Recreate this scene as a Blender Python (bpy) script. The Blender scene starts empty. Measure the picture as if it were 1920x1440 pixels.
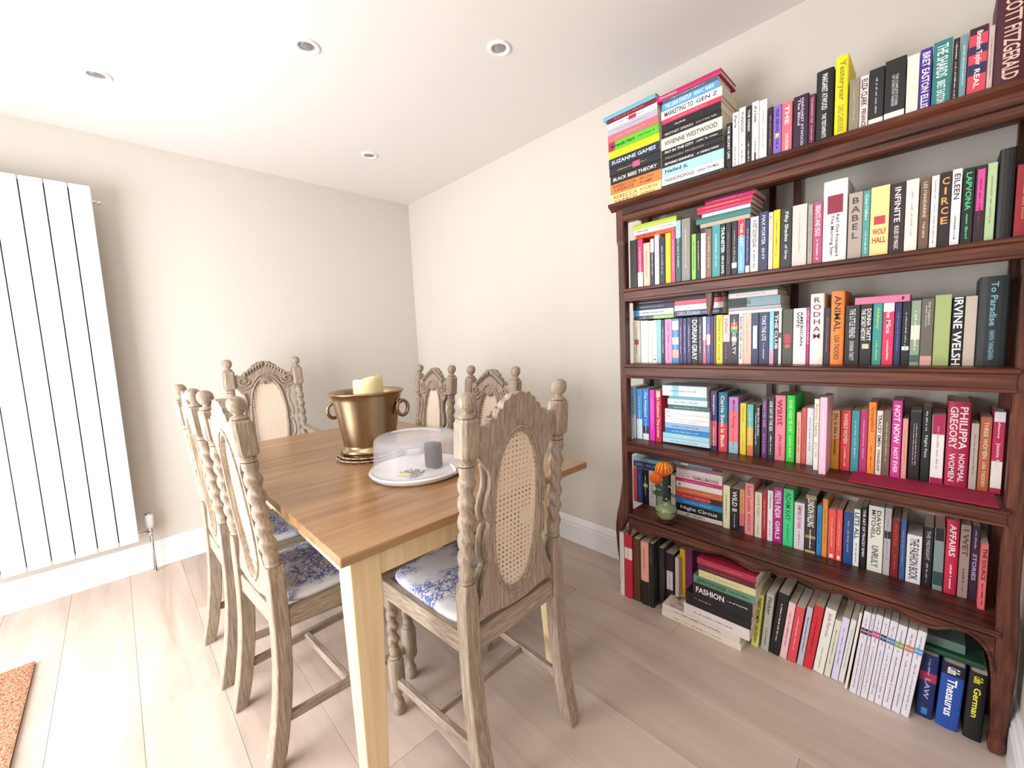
import bpy, bmesh, math, random
from mathutils import Vector, Matrix, Euler
random.seed(7)
C = bpy.context.scene.collection
S = bpy.context.scene
PI = math.pi

# ------------------------------------------------------------------ camera, light, exposure
cam = bpy.data.objects.new('camera', bpy.data.cameras.new('camera')); C.objects.link(cam)
CP = Vector((3.19803, -1.87423, 1.22536)); YAW, PITCH, ROLL, F_PX, PX, PY = .78058, -.09764, -.04099, 769.98, 991.87, 714.39
fw = Vector((-math.sin(YAW)*math.cos(PITCH), math.cos(YAW)*math.cos(PITCH), math.sin(PITCH)))
rt = fw.cross(Vector((0, 0, 1))).normalized(); up = rt.cross(fw)
r2 = rt*math.cos(ROLL)+up*math.sin(ROLL); u2 = up*math.cos(ROLL)-rt*math.sin(ROLL)
M = Matrix((r2, u2, -fw)).transposed().to_4x4(); M.translation = CP
cam.matrix_world = M
cam.data.sensor_width = 36; cam.data.lens = F_PX/1920*36
cam.data.shift_x = -(PX-960)/1920; cam.data.shift_y = (PY-720)/1920
cam.data.clip_start = .02
S.camera = cam
S.view_settings.view_transform = 'Standard'; S.view_settings.look = 'None'
S.view_settings.gamma = 1; S.view_settings.use_curve_mapping = False
S.view_settings.exposure = 0.0
wd = bpy.data.worlds.new('daylight'); S.world = wd; wd.use_nodes = True
wd.node_tree.nodes['Background'].inputs[0].default_value = (.86, .92, 1, 1)
wd.node_tree.nodes['Background'].inputs[1].default_value = 1.6
def area(name, loc, rot, sx, sy, power, col):
    l = bpy.data.lights.new(name, 'AREA'); l.shape = 'RECTANGLE'; l.size = sx; l.size_y = sy
    l.energy = power; l.color = col
    o = bpy.data.objects.new(name, l); C.objects.link(o); o.location = loc; o.rotation_euler = rot
    return o
# daylight through the glazed patio door beside the camera (low y wall)
area('patio_daylight', (1.36, -3.05, .95), (math.radians(90), 0, 0), 1.6, 1.7, 88, (.975, .985, 1))
area('overhead_fill', (2.5, -2.55, 2.37), (math.radians(8), 0, 0), 1.4, .8, 22, (1, .965, .935))  # added fill lamp below the closed ceiling, brightens walls and book spines

# ------------------------------------------------------------------ materials
def lin(h):
    v = [int(h[i:i+2], 16)/255 for i in (0, 2, 4)]
    return tuple(c/12.92 if c <= .04045 else ((c+.055)/1.055)**2.4 for c in v)+(1,)
MATS = {}
def nodes(m):
    m.use_nodes = True; t = m.node_tree
    return t, t.nodes, t.links, t.nodes['Principled BSDF']
def plain(hx, rough=.5, metal=0, spec=.5, name=None, vary=.06, scale=60, bump=0, coat=0):
    key = (hx, rough, metal, vary, scale, bump, coat)
    if key in MATS: return MATS[key]
    m = bpy.data.materials.new(name or 'paint_'+hx); t, n, l, b = nodes(m)
    c = lin(hx)
    b.inputs['Roughness'].default_value = rough; b.inputs['Metallic'].default_value = metal
    b.inputs['Specular IOR Level'].default_value = spec
    if coat: b.inputs['Coat Weight'].default_value = coat; b.inputs['Coat Roughness'].default_value = .15
    tc = n.new('ShaderNodeTexCoord'); nz = n.new('ShaderNodeTexNoise'); nz.inputs['Scale'].default_value = scale
    nz.inputs['Detail'].default_value = 3
    l.new(tc.outputs['Object'], nz.inputs['Vector'])
    mx = n.new('ShaderNodeMix'); mx.data_type = 'RGBA'
    mx.inputs[6].default_value = tuple(x*(1-vary) for x in c[:3])+(1,); mx.inputs[7].default_value = tuple(min(1, x*(1+vary)) for x in c[:3])+(1,)
    l.new(nz.outputs['Fac'], mx.inputs[0]); l.new(mx.outputs[2], b.inputs['Base Color'])
    if bump:
        bp = n.new('ShaderNodeBump'); bp.inputs['Strength'].default_value = bump; bp.inputs['Distance'].default_value = .002
        l.new(nz.outputs['Fac'], bp.inputs['Height']); l.new(bp.outputs[0], b.inputs['Normal'])
    MATS[key] = m; return m
def grain(name, cols, axis='X', fine=14, stretch=14, rough=.5, bump=.15, pos=None, coords='Object', rnd=0, spec=.4, coat=0):
    """streaky timber: noise stretched along one axis feeding a colour ramp"""
    m = bpy.data.materials.new(name); t, n, l, b = nodes(m)
    b.inputs['Roughness'].default_value = rough; b.inputs['Specular IOR Level'].default_value = spec
    if coat: b.inputs['Coat Weight'].default_value = coat; b.inputs['Coat Roughness'].default_value = .2
    if coords == 'Object':
        src = n.new('ShaderNodeTexCoord').outputs['Object']
    else:
        src = n.new('ShaderNodeNewGeometry').outputs['Position']
    if rnd:
        oi = n.new('ShaderNodeObjectInfo'); vm = n.new('ShaderNodeVectorMath'); vm.operation = 'MULTIPLY_ADD'
        cb = n.new('ShaderNodeCombineXYZ')
        for i in range(3): l.new(oi.outputs['Random'], cb.inputs[i])
        l.new(cb.outputs[0], vm.inputs[0]); vm.inputs[1].default_value = (17, 9, 5); l.new(src, vm.inputs[2]); src = vm.outputs[0]
    mp = n.new('ShaderNodeMapping'); sc = [fine]*3; sc['XYZ'.index(axis)] = fine/stretch
    mp.inputs['Scale'].default_value = sc; l.new(src, mp.inputs['Vector'])
    nz = n.new('ShaderNodeTexNoise'); nz.inputs['Scale'].default_value = 1; nz.inputs['Detail'].default_value = 6; nz.inputs['Roughness'].default_value = .62
    nz.inputs['Distortion'].default_value = .6
    l.new(mp.outputs[0], nz.inputs['Vector'])
    rp = n.new('ShaderNodeValToRGB')
    ps = pos or [.25+.5*i/(len(cols)-1) for i in range(len(cols))]
    while len(rp.color_ramp.elements) < len(cols): rp.color_ramp.elements.new(.5)
    for e, p, c in zip(rp.color_ramp.elements, ps, cols): e.position = p; e.color = lin(c)
    l.new(nz.outputs['Fac'], rp.inputs[0])
    out = rp.outputs[0]
    if rnd:
        hs = n.new('ShaderNodeHueSaturation'); mr = n.new('ShaderNodeMapRange'); mr.inputs[3].default_value = 1-rnd; mr.inputs[4].default_value = 1+rnd
        l.new(oi.outputs['Random'], mr.inputs[0]); l.new(mr.outputs[0], hs.inputs['Value']); l.new(out, hs.inputs['Color']); out = hs.outputs[0]
    l.new(out, b.inputs['Base Color'])
    bp = n.new('ShaderNodeBump'); bp.inputs['Strength'].default_value = bump; bp.inputs['Distance'].default_value = .002
    l.new(nz.outputs['Fac'], bp.inputs['Height']); l.new(bp.outputs[0], b.inputs['Normal'])
    return m
m_wall = plain('d5cfc6', .85, name='cream_wall_paint', vary=.015, scale=3, bump=.0, spec=.2)
m_wall_l = m_wall
m_ceil = plain('e6e1de', .9, name='white_ceiling_paint', vary=.01, scale=3, spec=.2)
m_trim = plain('f1eff0', .35, name='white_gloss_trim', vary=.02, scale=4)
m_rad = plain('f7f6f4', .35, name='white_radiator_enamel', vary=.01, scale=4)
m_dark = plain('17171a', .6, name='shade_and_wick_black')
m_floor = grain('light_oak_laminate', ['a89486', 'bdaa9c', 'c8b6a8', 'd4c4b7'], 'X', 8, 8, .38, .08, pos=[.26, .42, .58, .8], coords='Pos', rnd=.07, spec=.35)
def bookwood(ax, nm): return grain(nm, ['200f09', '452014', '633424', '7c4a38'], ax, 40, 16, .42, .25, pos=[.3, .45, .58, .75], coords='Pos', spec=.4, coat=.05)
m_bx = bookwood('X', 'dark_oak_along'); m_bz = bookwood('Z', 'dark_oak_upright')
m_cw = grain('limed_grey_wood', ['77685b', '938271', 'a99988', 'cfc5b9'], 'Z', 200, 16, .55, .15, pos=[.28, .44, .6, .8], spec=.35)
m_cy = grain('limed_grey_wood_side_rail', ['77685b', '938271', 'a99988', 'cfc5b9'], 'Y', 200, 16, .55, .15, pos=[.28, .44, .6, .8], spec=.35)
m_cx = grain('limed_grey_wood_rail', ['77685b', '938271', 'a99988', 'cfc5b9'], 'X', 200, 16, .55, .15, pos=[.28, .44, .6, .8], spec=.35)
m_ttop = grain('oak_tabletop', ['825f3f', '98714b', 'a37e57', 'b28c66'], 'Y', 22, 14, .3, .1, pos=[.28, .42, .55, .75], spec=.5, coat=.12)
m_cream = grain('cream_painted_wood', ['cfb083', 'dcc297', 'e5cda6', 'ebd7b6'], 'Z', 30, 30, .45, .1, pos=[.2, .45, .6, .85], spec=.4)
m_cane = plain('e2cdb6', .6, name='woven_cane', vary=.12, scale=400)
m_brass = plain('a08a6c', .3, 1, name='aged_brass', vary=.12, scale=25)
m_chrome = plain('d8d8da', .15, 1, name='chrome', vary=.02)
m_candle = plain('f3e6ae', .5, name='ivory_wax', vary=.03)
m_page = plain('e3d6c0', .8, name='paper_pages', vary=.14, scale=220)
m_pagec = plain('f0e8da', .8, name='white_pages', vary=.1, scale=220)

def toile():
    m = bpy.data.materials.new('blue_toile_fabric'); t, n, l, b = nodes(m); b.inputs['Roughness'].default_value = .8
    tc = n.new('ShaderNodeTexCoord')
    a = n.new('ShaderNodeTexNoise'); a.inputs['Scale'].default_value = 9; a.inputs['Detail'].default_value = 2
    f = n.new('ShaderNodeTexNoise'); f.inputs['Scale'].default_value = 70; f.inputs['Detail'].default_value = 5; f.inputs['Roughness'].default_value = .7; f.inputs['Distortion'].default_value = 1.5
    for x in (a, f): l.new(tc.outputs['Object'], x.inputs['Vector'])
    r1 = n.new('ShaderNodeMapRange'); r1.inputs[1].default_value = .42; r1.inputs[2].default_value = .54
    r2_ = n.new('ShaderNodeMapRange'); r2_.inputs[1].default_value = .44; r2_.inputs[2].default_value = .52
    l.new(a.outputs['Fac'], r1.inputs[0]); l.new(f.outputs['Fac'], r2_.inputs[0])
    mu = n.new('ShaderNodeMath'); mu.operation = 'MULTIPLY'; l.new(r1.outputs[0], mu.inputs[0]); l.new(r2_.outputs[0], mu.inputs[1])
    mx = n.new('ShaderNodeMix'); mx.data_type = 'RGBA'; mx.inputs[6].default_value = lin('e4e6ec'); mx.inputs[7].default_value = lin('666ca6')
    l.new(mu.outputs[0], mx.inputs[0]); l.new(mx.outputs[2], b.inputs['Base Color'])
    return m
m_toile = toile()
def clearplastic(name, col, rough=.08, alpha=.3):
    m = bpy.data.materials.new(name); t, n, l, b = nodes(m)
    b.inputs['Base Color'].default_value = lin(col); b.inputs['Roughness'].default_value = rough; b.inputs['Alpha'].default_value = alpha
    nz = n.new('ShaderNodeTexNoise'); nz.inputs['Scale'].default_value = 30
    mr = n.new('ShaderNodeMapRange'); mr.inputs[3].default_value = rough; mr.inputs[4].default_value = rough+.08
    l.new(nz.outputs['Fac'], mr.inputs[0]); l.new(mr.outputs[0], b.inputs['Roughness'])
    return m
m_dome = clearplastic('frosted_clear_plastic', 'f4f5fd', .15, .30)
m_whitepl = plain('f2f1f4', .3, name='white_plastic', vary=.01)

# ------------------------------------------------------------------ mesh helpers
def bm_box(bm, x0, x1, y0, y1, z0, z1, mi=0):
    v = [bm.verts.new((x, y, z)) for z in (z0, z1) for y in (y0, y1) for x in (x0, x1)]
    for q in ((0, 2, 3, 1), (4, 5, 7, 6), (0, 1, 5, 4), (2, 6, 7, 3), (0, 4, 6, 2), (1, 3, 7, 5)):
        f = bm.faces.new([v[i] for i in q]); f.material_index = mi
    return v
def bevel(bm, w=.002, seg=1):
    bmesh.ops.bevel(bm, geom=bm.edges[:], offset=w, segments=seg, affect='EDGES', clamp_overlap=True)
def build(name, bm, mat, parent=None, smooth=False, loc=None, angle=None):
    me = bpy.data.meshes.new(name); bmesh.ops.recalc_face_normals(bm, faces=bm.faces[:]); bm.to_mesh(me); bm.free()
    mats = mat if isinstance(mat, (list, tuple)) else [mat]
    for m in mats: me.materials.append(m)
    if smooth:
        for p in me.polygons: p.use_smooth = True
        if angle:
            try: me.set_sharp_from_angle(angle=math.radians(angle))
            except Exception: pass
    o = bpy.data.objects.new(name, me); C.objects.link(o)
    if parent: o.parent = parent
    if loc: o.location = loc
    return o
def box(name, mat, parent, x0, x1, y0, y1, z0, z1, bev=.002):
    bm = bmesh.new(); bm_box(bm, x0, x1, y0, y1, z0, z1)
    if bev: bevel(bm, bev)
    return build(name, bm, mat, parent)
def tag(o, label=None, cat=None, group=None, kind=None):
    if label: o['label'] = label
    if cat: o['category'] = cat
    if group: o['group'] = group
    if kind: o['kind'] = kind
    return o
def empty(name, loc=(0, 0, 0), rz=0, label=None, cat=None, group=None):
    o = bpy.data.objects.new(name, None); C.objects.link(o); o.location = loc; o.rotation_euler = (0, 0, rz)
    o.empty_display_size = .05
    return tag(o, label, cat, group)
def rings(bm, rs, close=True, cap=True):
    """skin a list of vertex rings"""
    V = [[bm.verts.new(p) for p in r] for r in rs]; n = len(V[0])
    for a, b in zip(V, V[1:]):
        for i in range(n if close else n-1):
            j = (i+1) % n; bm.faces.new((a[i], a[j], b[j], b[i]))
    if cap: bm.faces.new(V[0][::-1]); bm.faces.new(V[-1])
    return V
def lathe(bm, prof, n=24, c=(0, 0, 0), sx=1, sy=1, cap=True):
    rings(bm, [[(c[0]+r*sx*math.cos(2*PI*i/n), c[1]+r*sy*math.sin(2*PI*i/n), c[2]+z) for i in range(n)] for r, z in prof], cap=cap)
def tube(bm, pts, r, n=8, closed=False):
    pts = [Vector(p) for p in pts]; m = len(pts); R = []
    rr = r if callable(r) else (lambda t: r)
    prevn = None
    for i, p in enumerate(pts):
        a = pts[(i-1) % m] if (closed or i > 0) else p; b = pts[(i+1) % m] if (closed or i < m-1) else p
        t = (b-a).normalized()
        if prevn is None: nn = t.orthogonal().normalized()
        else:
            nn = prevn-t*prevn.dot(t); nn = nn.normalized() if nn.length > 1e-6 else t.orthogonal().normalized()
        prevn = nn; bn = t.cross(nn); q = rr(i/(m-1))
        R.append([p+nn*math.cos(2*PI*k/n)*q+bn*math.sin(2*PI*k/n)*q for k in range(n)])
    if closed:
        V = [[bm.verts.new(p) for p in ring] for ring in R]
        for i in range(m):
            a, b = V[i], V[(i+1) % m]
            for k in range(n): bm.faces.new((a[k], a[(k+1) % n], b[(k+1) % n], b[k]))
    else: rings(bm, R)
def prism(bm, poly, y0, y1):
    """polygon in XZ extruded along Y"""
    a = [bm.verts.new((x, y0, z)) for x, z in poly]; b = [bm.verts.new((x, y1, z)) for x, z in poly]
    n = len(poly)
    for i in range(n): bm.faces.new((a[i], a[(i+1) % n], b[(i+1) % n], b[i]))
    fa = bm.faces.new(a[::-1]); fb = bm.faces.new(b)
    bmesh.ops.triangulate(bm, faces=[fa, fb])
def copy_tree(o, parent=None):
    c = o.copy(); C.objects.link(c)
    if parent: c.parent = parent
    for ch in list(o.children): copy_tree(ch, c)
    return c

# ------------------------------------------------------------------ room shell
RX, RY, H = 3.405, -3.1, 2.4
def struct(name, mat, *b, bev=0):
    o = box(name, mat, None, *b, bev=bev); o['kind'] = 'structure'; return o
struct('wall_left', m_wall, -.1, 0, RY-.1, 0, 0, H)
struct('wall_back', m_wall, -.1, RX+.1, 0, .1, 0, H)
struct('wall_right', m_wall, RX, RX+.1, RY-.1, 0, 0, H)
struct('ceiling', m_ceil, -.1, RX+.1, RY-.1, .1, H, H+.1)
# wall behind the camera, with the glazed patio door opening
bm = bmesh.new()
bm_box(bm, -.1, .52, RY-.1, RY, 0, H); bm_box(bm, 2.32, RX+.1, RY-.1, RY, 0, H); bm_box(bm, .52, 2.32, RY-.1, RY, 2.12, H)
o = build('wall_front', bm, m_wall); o['kind'] = 'structure'
bm = bmesh.new()
for x in (.52, 1.39, 2.27): bm_box(bm, x, x+.05, RY-.08, RY-.02, 0, 2.12)
bm_box(bm, .52, 2.32, RY-.08, RY-.02, 2.07, 2.12); bm_box(bm, .52, 2.32, RY-.08, RY-.02, 0, .04)
o = build('door_1', bm, m_trim); o['kind'] = 'structure'
# floor slab and oak planks, one object each
fl = struct('floor', plain('6b5646', .7, name='plank_joint'), -.1, RX+.1, RY-.1, .1, -.06, -.012)
PW = .22; ends = {0: 1.285, 2: 2.111}
plank_cache = {}
row = 0
y_edges = []
y = -1.92-PW*6
k = 0
rows_y = [-1.92+PW*i for i in range(-6, 9)]
for i, ya in enumerate(rows_y):
    yb = min(ya+PW, 0.0); ya = max(ya, RY)
    if yb-ya < .02: continue
    ri = i-6                      # row index, 0 = strip from -1.92 to -1.70
    L = 1.38
    e = {0: 1.285, 2: 2.111, 3: 3.02, -1: .35}.get(ri, random.uniform(.1, 1.3))
    xs = [e+L*q for q in range(-3, 5)]
    xs = [0]+[x for x in xs if 0.05 < x < RX-.05]+[RX]
    for xa, xb in zip(xs, xs[1:]):
        w = xb-xa
        bm = bmesh.new(); bm_box(bm, .0004, w-.0004, .0004, yb-ya-.0004, -.012, 0)
        bmesh.ops.bevel(bm, geom=[e_ for e_ in bm.edges if all(v.co.z > -.001 for v in e_.verts)], offset=.0007, segments=1, affect='EDGES')
        build('plank', bm, m_floor, fl, loc=(xa, ya, 0))
def skirt(name, pts):
    """moulded skirting swept along the wall; pts = two world points, profile leans into the room"""
    prof = [(0, 0), (.018, 0), (.018, .105), (.014, .112), (.016, .118), (.016, .126), (.010, .136), (.008, .148), (.004, .154), (0, .154)]
    (ax, ay), (bx, by), (nx, ny) = pts
    bm = bmesh.new()
    rings(bm, [[(px+nx*d, py+ny*d, z) for d, z in prof] for px, py in ((ax, ay), (bx, by))])
    o = build(name, bm, m_trim); o['kind'] = 'structure'
skirt('baseboard_left', ((0, RY), (0, 0), (1, 0)))
skirt('baseboard_back', ((0.018, 0), (RX, 0), (0, -1)))
skirt('baseboard_right', ((RX, -.02), (RX, RY), (-1, 0)))

# recessed ceiling spotlights
def spot(x, y, label):
    t = empty('ceiling_spotlight', (x, y, H), 0, label, 'spotlight')
    bm = bmesh.new(); lathe(bm, [(.0465, 0), (.0475, -.003), (.044, -.006), (.032, -.006), (.030, -.003), (.0275, .0), (.0275, .012)], 40, cap=False)
    build('bezel', bm, m_whitepl, t, True)
    bm = bmesh.new(); lathe(bm, [(.0275, -.001), (.020, -.003), (.012, -.0042), (.004, -.0048)], 28)
    build('lens', bm, plain('9a9896', .15, name='spotlight_lens', vary=.2, scale=40, metal=.4), t, True)
spot(1.413, -1.223, 'white recessed ceiling spotlight above the dining table, upper middle of the ceiling')
spot(1.904, -.66, 'white recessed ceiling spotlight nearest the bookcase piles')
spot(.668, -1.801, 'white recessed ceiling spotlight nearest the white radiator')
spot(.676, -.639, 'small far white recessed ceiling spotlight nearest the room corner')

# ------------------------------------------------------------------ radiator
rad = empty('radiator', (0, -1.865, 0), 0, 'tall white vertical panel radiator on the left wall', 'radiator')
for i in range(8):
    y1 = -i*.0785; y0 = y1-.0735
    bm = bmesh.new(); bm_box(bm, .128, .150, y0, y1, .2235, 2.085); bevel(bm, .002, 2)
    build('panel', bm, m_rad, rad)
for z in (.30, 2.0):
    bm = bmesh.new(); bm_box(bm, .095, .127, -.62, -.012, z-.02, z+.02); bevel(bm, .004); build('header', bm, m_rad, rad)
box('slot_shade_sheet', m_dark, rad, .124, .1275, -.62, -.006, .24, 2.07, 0)  # added near-black sheet standing in for the shade between the panels
for z in (.45, 1.85):
    box('bracket', m_rad, rad, 0.002, .1, -.16, -.12, z-.03, z+.03)
bm = bmesh.new(); tube(bm, [(.11, -.015, 2.02), (.11, .022, 2.02)], .009, 10); bmesh.ops.create_uvsphere(bm, u_segments=10, v_segments=6, radius=.011, matrix=Matrix.Translation((.11, .026, 2.02)))
build('bleed_valve', bm, m_chrome, rad, True)
val = empty('radiator_valve', (.07, -1.813, 0), 0, 'white and chrome thermostatic valve on its floor pipe beside the radiator', 'valve')
bm = bmesh.new(); lathe(bm, [(.0075, 0), (.0075, .235)], 12); build('pipe', bm, m_chrome, val, True)
bm = bmesh.new(); lathe(bm, [(.011, .0), (.011, .006)], 14); lathe(bm, [(.011, .215), (.014, .22), (.014, .25), (.011, .26)], 14)
tube(bm, [(0, 0, .238), (.035, -.045, .25), (.04, -.052, .27)], .009, 8); build('valve_body', bm, m_chrome, val, True)
bm = bmesh.new(); lathe(bm, [(.013, .258), (.017, .268), (.0195, .30), (.0195, .335), (.017, .338)], 18); th_ = build('thermostat_head', bm, m_whitepl, val, True)
bm = bmesh.new(); lathe(bm, [(.0185, .337), (.0185, .342), (.012, .345)], 18); build('head_cap', bm, m_chrome, th_, True)

# doormat of coir
def coir():
    m = bpy.data.materials.new('coir_fibre'); t, n, l, b = nodes(m); b.inputs['Roughness'].default_value = .95
    tc = n.new('ShaderNodeTexCoord'); nz = n.new('ShaderNodeTexNoise'); nz.inputs['Scale'].default_value = 160; nz.inputs['Detail'].default_value = 4
    l.new(tc.outputs['Object'], nz.inputs['Vector'])
    rp = n.new('ShaderNodeValToRGB'); rp.color_ramp.elements[0].position = .35; rp.color_ramp.elements[0].color = lin('6e3f28'); rp.color_ramp.elements[1].position = .62; rp.color_ramp.elements[1].color = lin('c89070')
    l.new(nz.outputs['Fac'], rp.inputs[0]); l.new(rp.outputs[0], b.inputs['Base Color'])
    bp = n.new('ShaderNodeBump'); bp.inputs['Strength'].default_value = .8; bp.inputs['Distance'].default_value = .006
    l.new(nz.outputs['Fac'], bp.inputs['Height']); l.new(bp.outputs[0], b.inputs['Normal'])
    return m
mt = empty('doormat', (.64, -2.21, 0), 0, 'brown coir doormat on the floor in the lower left corner', 'doormat')
bm = bmesh.new(); nx, ny = 70, 36
G = [[bm.verts.new((.7*i/nx, -.42*j/ny, .014+random.uniform(-.0018, .0018) if 0 < i < nx and 0 < j < ny else .012+random.uniform(-.001, .001))) for j in range(ny+1)] for i in range(nx+1)]
for i in range(nx):
    for j in range(ny): bm.faces.new((G[i][j], G[i][j+1], G[i+1][j+1], G[i+1][j]))
build('fibre_pile', bm, coir(), mt, True)
box('rubber_backing', plain('2c1a16', .8, name='dark_rubber'), mt, .001, .699, -.419, -.001, 0, .012, .001)

# ------------------------------------------------------------------ bookcase
BX0, BX1, YF = 2.185, 3.385, -.275
bc = empty('bookcase', ((BX0+BX1)/2, -.14, 0), 0, 'tall dark oak open bookcase with scalloped apron full of books', 'bookcase')
bc_off = Vector((-(BX0+BX1)/2, .14, 0))
def bpart(name, bm, mat, par=None):
    bmesh.ops.translate(bm, verts=bm.verts[:], vec=bc_off); return build(name, bm, mat, par or bc, False)
def profile_x(prof, x0, x1):
    """moulding: closed profile in YZ swept along X"""
    bm = bmesh.new(); rings(bm, [[(x, yy, zz) for yy, zz in prof] for x in (x0, x1)]); return bm
# crown board with ogee lip
bpart('top_board', profile_x([(-.01, 1.780), (-.01, 1.803), (-.283, 1.803), (-.289, 1.799), (-.290, 1.794), (-.286, 1.788), (-.276, 1.782), (-.268, 1.778), (-.262, 1.770), (-.262, 1.7701), (-.24, 1.780)], BX0-.028, BX1+.012), m_bx)
bpart('top_fascia', profile_x([(-.232, 1.778), (-.266, 1.778), (-.266, 1.752), (-.262, 1.748), (-.268, 1.744), (-.268, 1.726), (-.262, 1.72), (-.232, 1.72)], BX0+.03, BX1-.03), m_bx)
def shelf_(z0, z1, fh):
    xa, xb = BX0+.004, BX1-.004
    s = (z1-z0)/(3.35-2.2)
    def zz(x): return z0+s*(x-2.2)
    prof = [(-.01, -.02), (-.01, 0), (-.272, 0), (-.277, -.004), (-.277, -.012), (-.271, -.016), (-.2505, -.02)]
    bm = bmesh.new(); rings(bm, [[(x, yy, zz(x)+dz) for yy, dz in prof] for x in (BX0+.03, BX1-.03)]); sh = bpart('shelf', bm, m_bx)
    bm = bmesh.new(); bm_box(bm, xa, xb, -.245, -.012, zz(2.8)-.022, zz(2.8)-.020)
    bm.free()
    if fh:
        pf = [(-.251, -.0195), (-.269, -.0165), (-.269, -fh+.012), (-.274, -fh+.008), (-.274, -fh+.002), (-.268, -fh), (-.251, -fh)]
        bm = bmesh.new(); rings(bm, [[(x, yy, zz(x)+dz) for yy, dz in pf] for x in (BX0+.034, BX1-.034)]); bpart('shelf_fascia', bm, m_bx, sh)
shelf_(1.434, 1.434, .056); shelf_(1.105, 1.105, .064); shelf_(.755, .735, .05); shelf_(.415, .392, 0)
# posts : square above, cabriole below
def leg(x0, x1, side, yf, yb):
    bm = bmesh.new(); R = []
    front = yf < -.2
    if side < 0 and front:
        secs = [(.002, 2.150, 2.168, -.225, -.195), (.02, 2.142, 2.168, -.235, -.19), (.045, 2.143, 2.168, -.235, -.19), (.06, 2.158, 2.168, -.238, -.21), (.12, 2.152, 2.168, -.245, -.215), (.22, 2.146, 2.168, -.255, -.22), (.30, 2.145, 2.169, -.262, -.22), (.345, 2.149, 2.19, -.266, -.22), (.40, 2.158, x1, -.268, -.22), (.46, 2.172, x1, -.266, -.225), (.56, x0, x1, yf, yb), (1.60, x0, x1, yf, yb), (1.625, x0-.001, x1, yf, yb), (1.64, x0-.005, x1, yf-.002, yb), (1.775, x0-.005, x1, yf-.002, yb)]
    elif front:
        secs = [(.002, 3.354, 3.376, -.225, -.195), (.02, 3.350, 3.384, -.235, -.19), (.045, 3.350, 3.384, -.235, -.19), (.06, 3.354, 3.380, -.238, -.21), (.12, 3.352, 3.384, -.245, -.215), (.22, 3.348, 3.388, -.255, -.22), (.30, 3.344, 3.390, -.262, -.22), (.40, x0, 3.389, -.268, -.22), (.50, x0, x1, yf, yb), (1.775, x0, x1, yf, yb)]
    else:
        secs = [(.002, x0, x1, yf, yb), (1.775, x0, x1, yf, yb)]
    for z, a, b, fy, by in secs: R.append([(a, fy, z), (b, fy, z), (b, by, z), (a, by, z)])
    rings(bm, R); bevel(bm, .003, 2); bpart('post', bm, m_bz)
leg(BX0, BX0+.034, -1, -.262, -.225); leg(BX1-.038, BX1, 1, -.262, -.225)
leg(BX0+.005, BX0+.045, -1, -.065, -.028); leg(BX1-.045, BX1-.005, 1, -.065, -.028)
for x in (BX0+.006, BX1-.026):
    for z in (1.39, 1.06, .69, .37):
        bm = bmesh.new(); bm_box(bm, x, x+.02, -.224, -.066, z-.012, z+.012+.005); bpart('side_rail', bm, m_bx)
for x in (2.72, 2.80):
    bm = bmesh.new(); bm_box(bm, x, x+.022, -.03, -.020, .0, 1.775); bevel(bm, .002); bpart('back_upright', bm, m_bz)
bm = bmesh.new(); prism(bm, [(2.568, 1.379), (2.592, 1.379), (2.590, 1.335), (2.584, 1.300), (2.576, 1.292), (2.570, 1.335)], -.262, -.236); bevel(bm, .002); bpart('hanging_bracket', bm, m_bz)
# scalloped apron
AP = [(2.219, .30), (2.226, .345), (2.245, .352), (2.276, .337), (2.300, .336), (2.336, .342), (2.394, .354), (2.428, .353), (2.468, .340), (2.490, .339), (2.516, .345), (2.542, .342), (2.565, .345), (2.591, .350), (2.615, .357), (2.638, .361), (2.679, .353), (2.716, .341), (2.740, .335), (2.758, .334), (2.785, .347), (2.809, .357), (2.836, .344), (2.860, .354), (2.877, .359), (2.910, .352), (2.959, .338), (2.985, .347), (3.012, .359), (3.047, .344), (3.070, .344), (3.088, .348), (3.115, .357), (3.140, .359), (3.171, .349), (3.205, .340), (3.233, .341), (3.255, .354), (3.276, .361), (3.300, .361), (3.325, .343), (3.340, .315), (3.346, .27)]
def smooth(pts, it=2):
    for _ in range(it):
        q = [pts[0]]
        for a, b in zip(pts, pts[1:]): q += [(a[0]*.75+b[0]*.25, a[1]*.75+b[1]*.25), (a[0]*.25+b[0]*.75, a[1]*.25+b[1]*.75)]
        pts = q+[pts[-1]]
    return pts
AS = smooth(AP, 1)
bm = bmesh.new()
top = [(x, .394-.02*(x-2.2)) for x, z in AS]
a = [bm.verts.new((x, -.268, z)) for x, z in AS]; b_ = [bm.verts.new((x, -.268, z)) for x, z in top]
c_ = [bm.verts.new((x, -.250, z)) for x, z in AS]; d_ = [bm.verts.new((x, -.250, z)) for x, z in top]
for i in range(len(AS)-1):
    for p, q in ((a, b_), (d_, c_), (b_, d_), (c_, a)): bm.faces.new((p[i], p[i+1], q[i+1], q[i]))
apr = bpart('apron', bm, m_bx)
bm = bmesh.new(); tube(bm, [(x, -.270, z+.003) for x, z in AS], .0045, 6); bpart('apron_moulding', bm, m_bx, apr)

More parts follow.
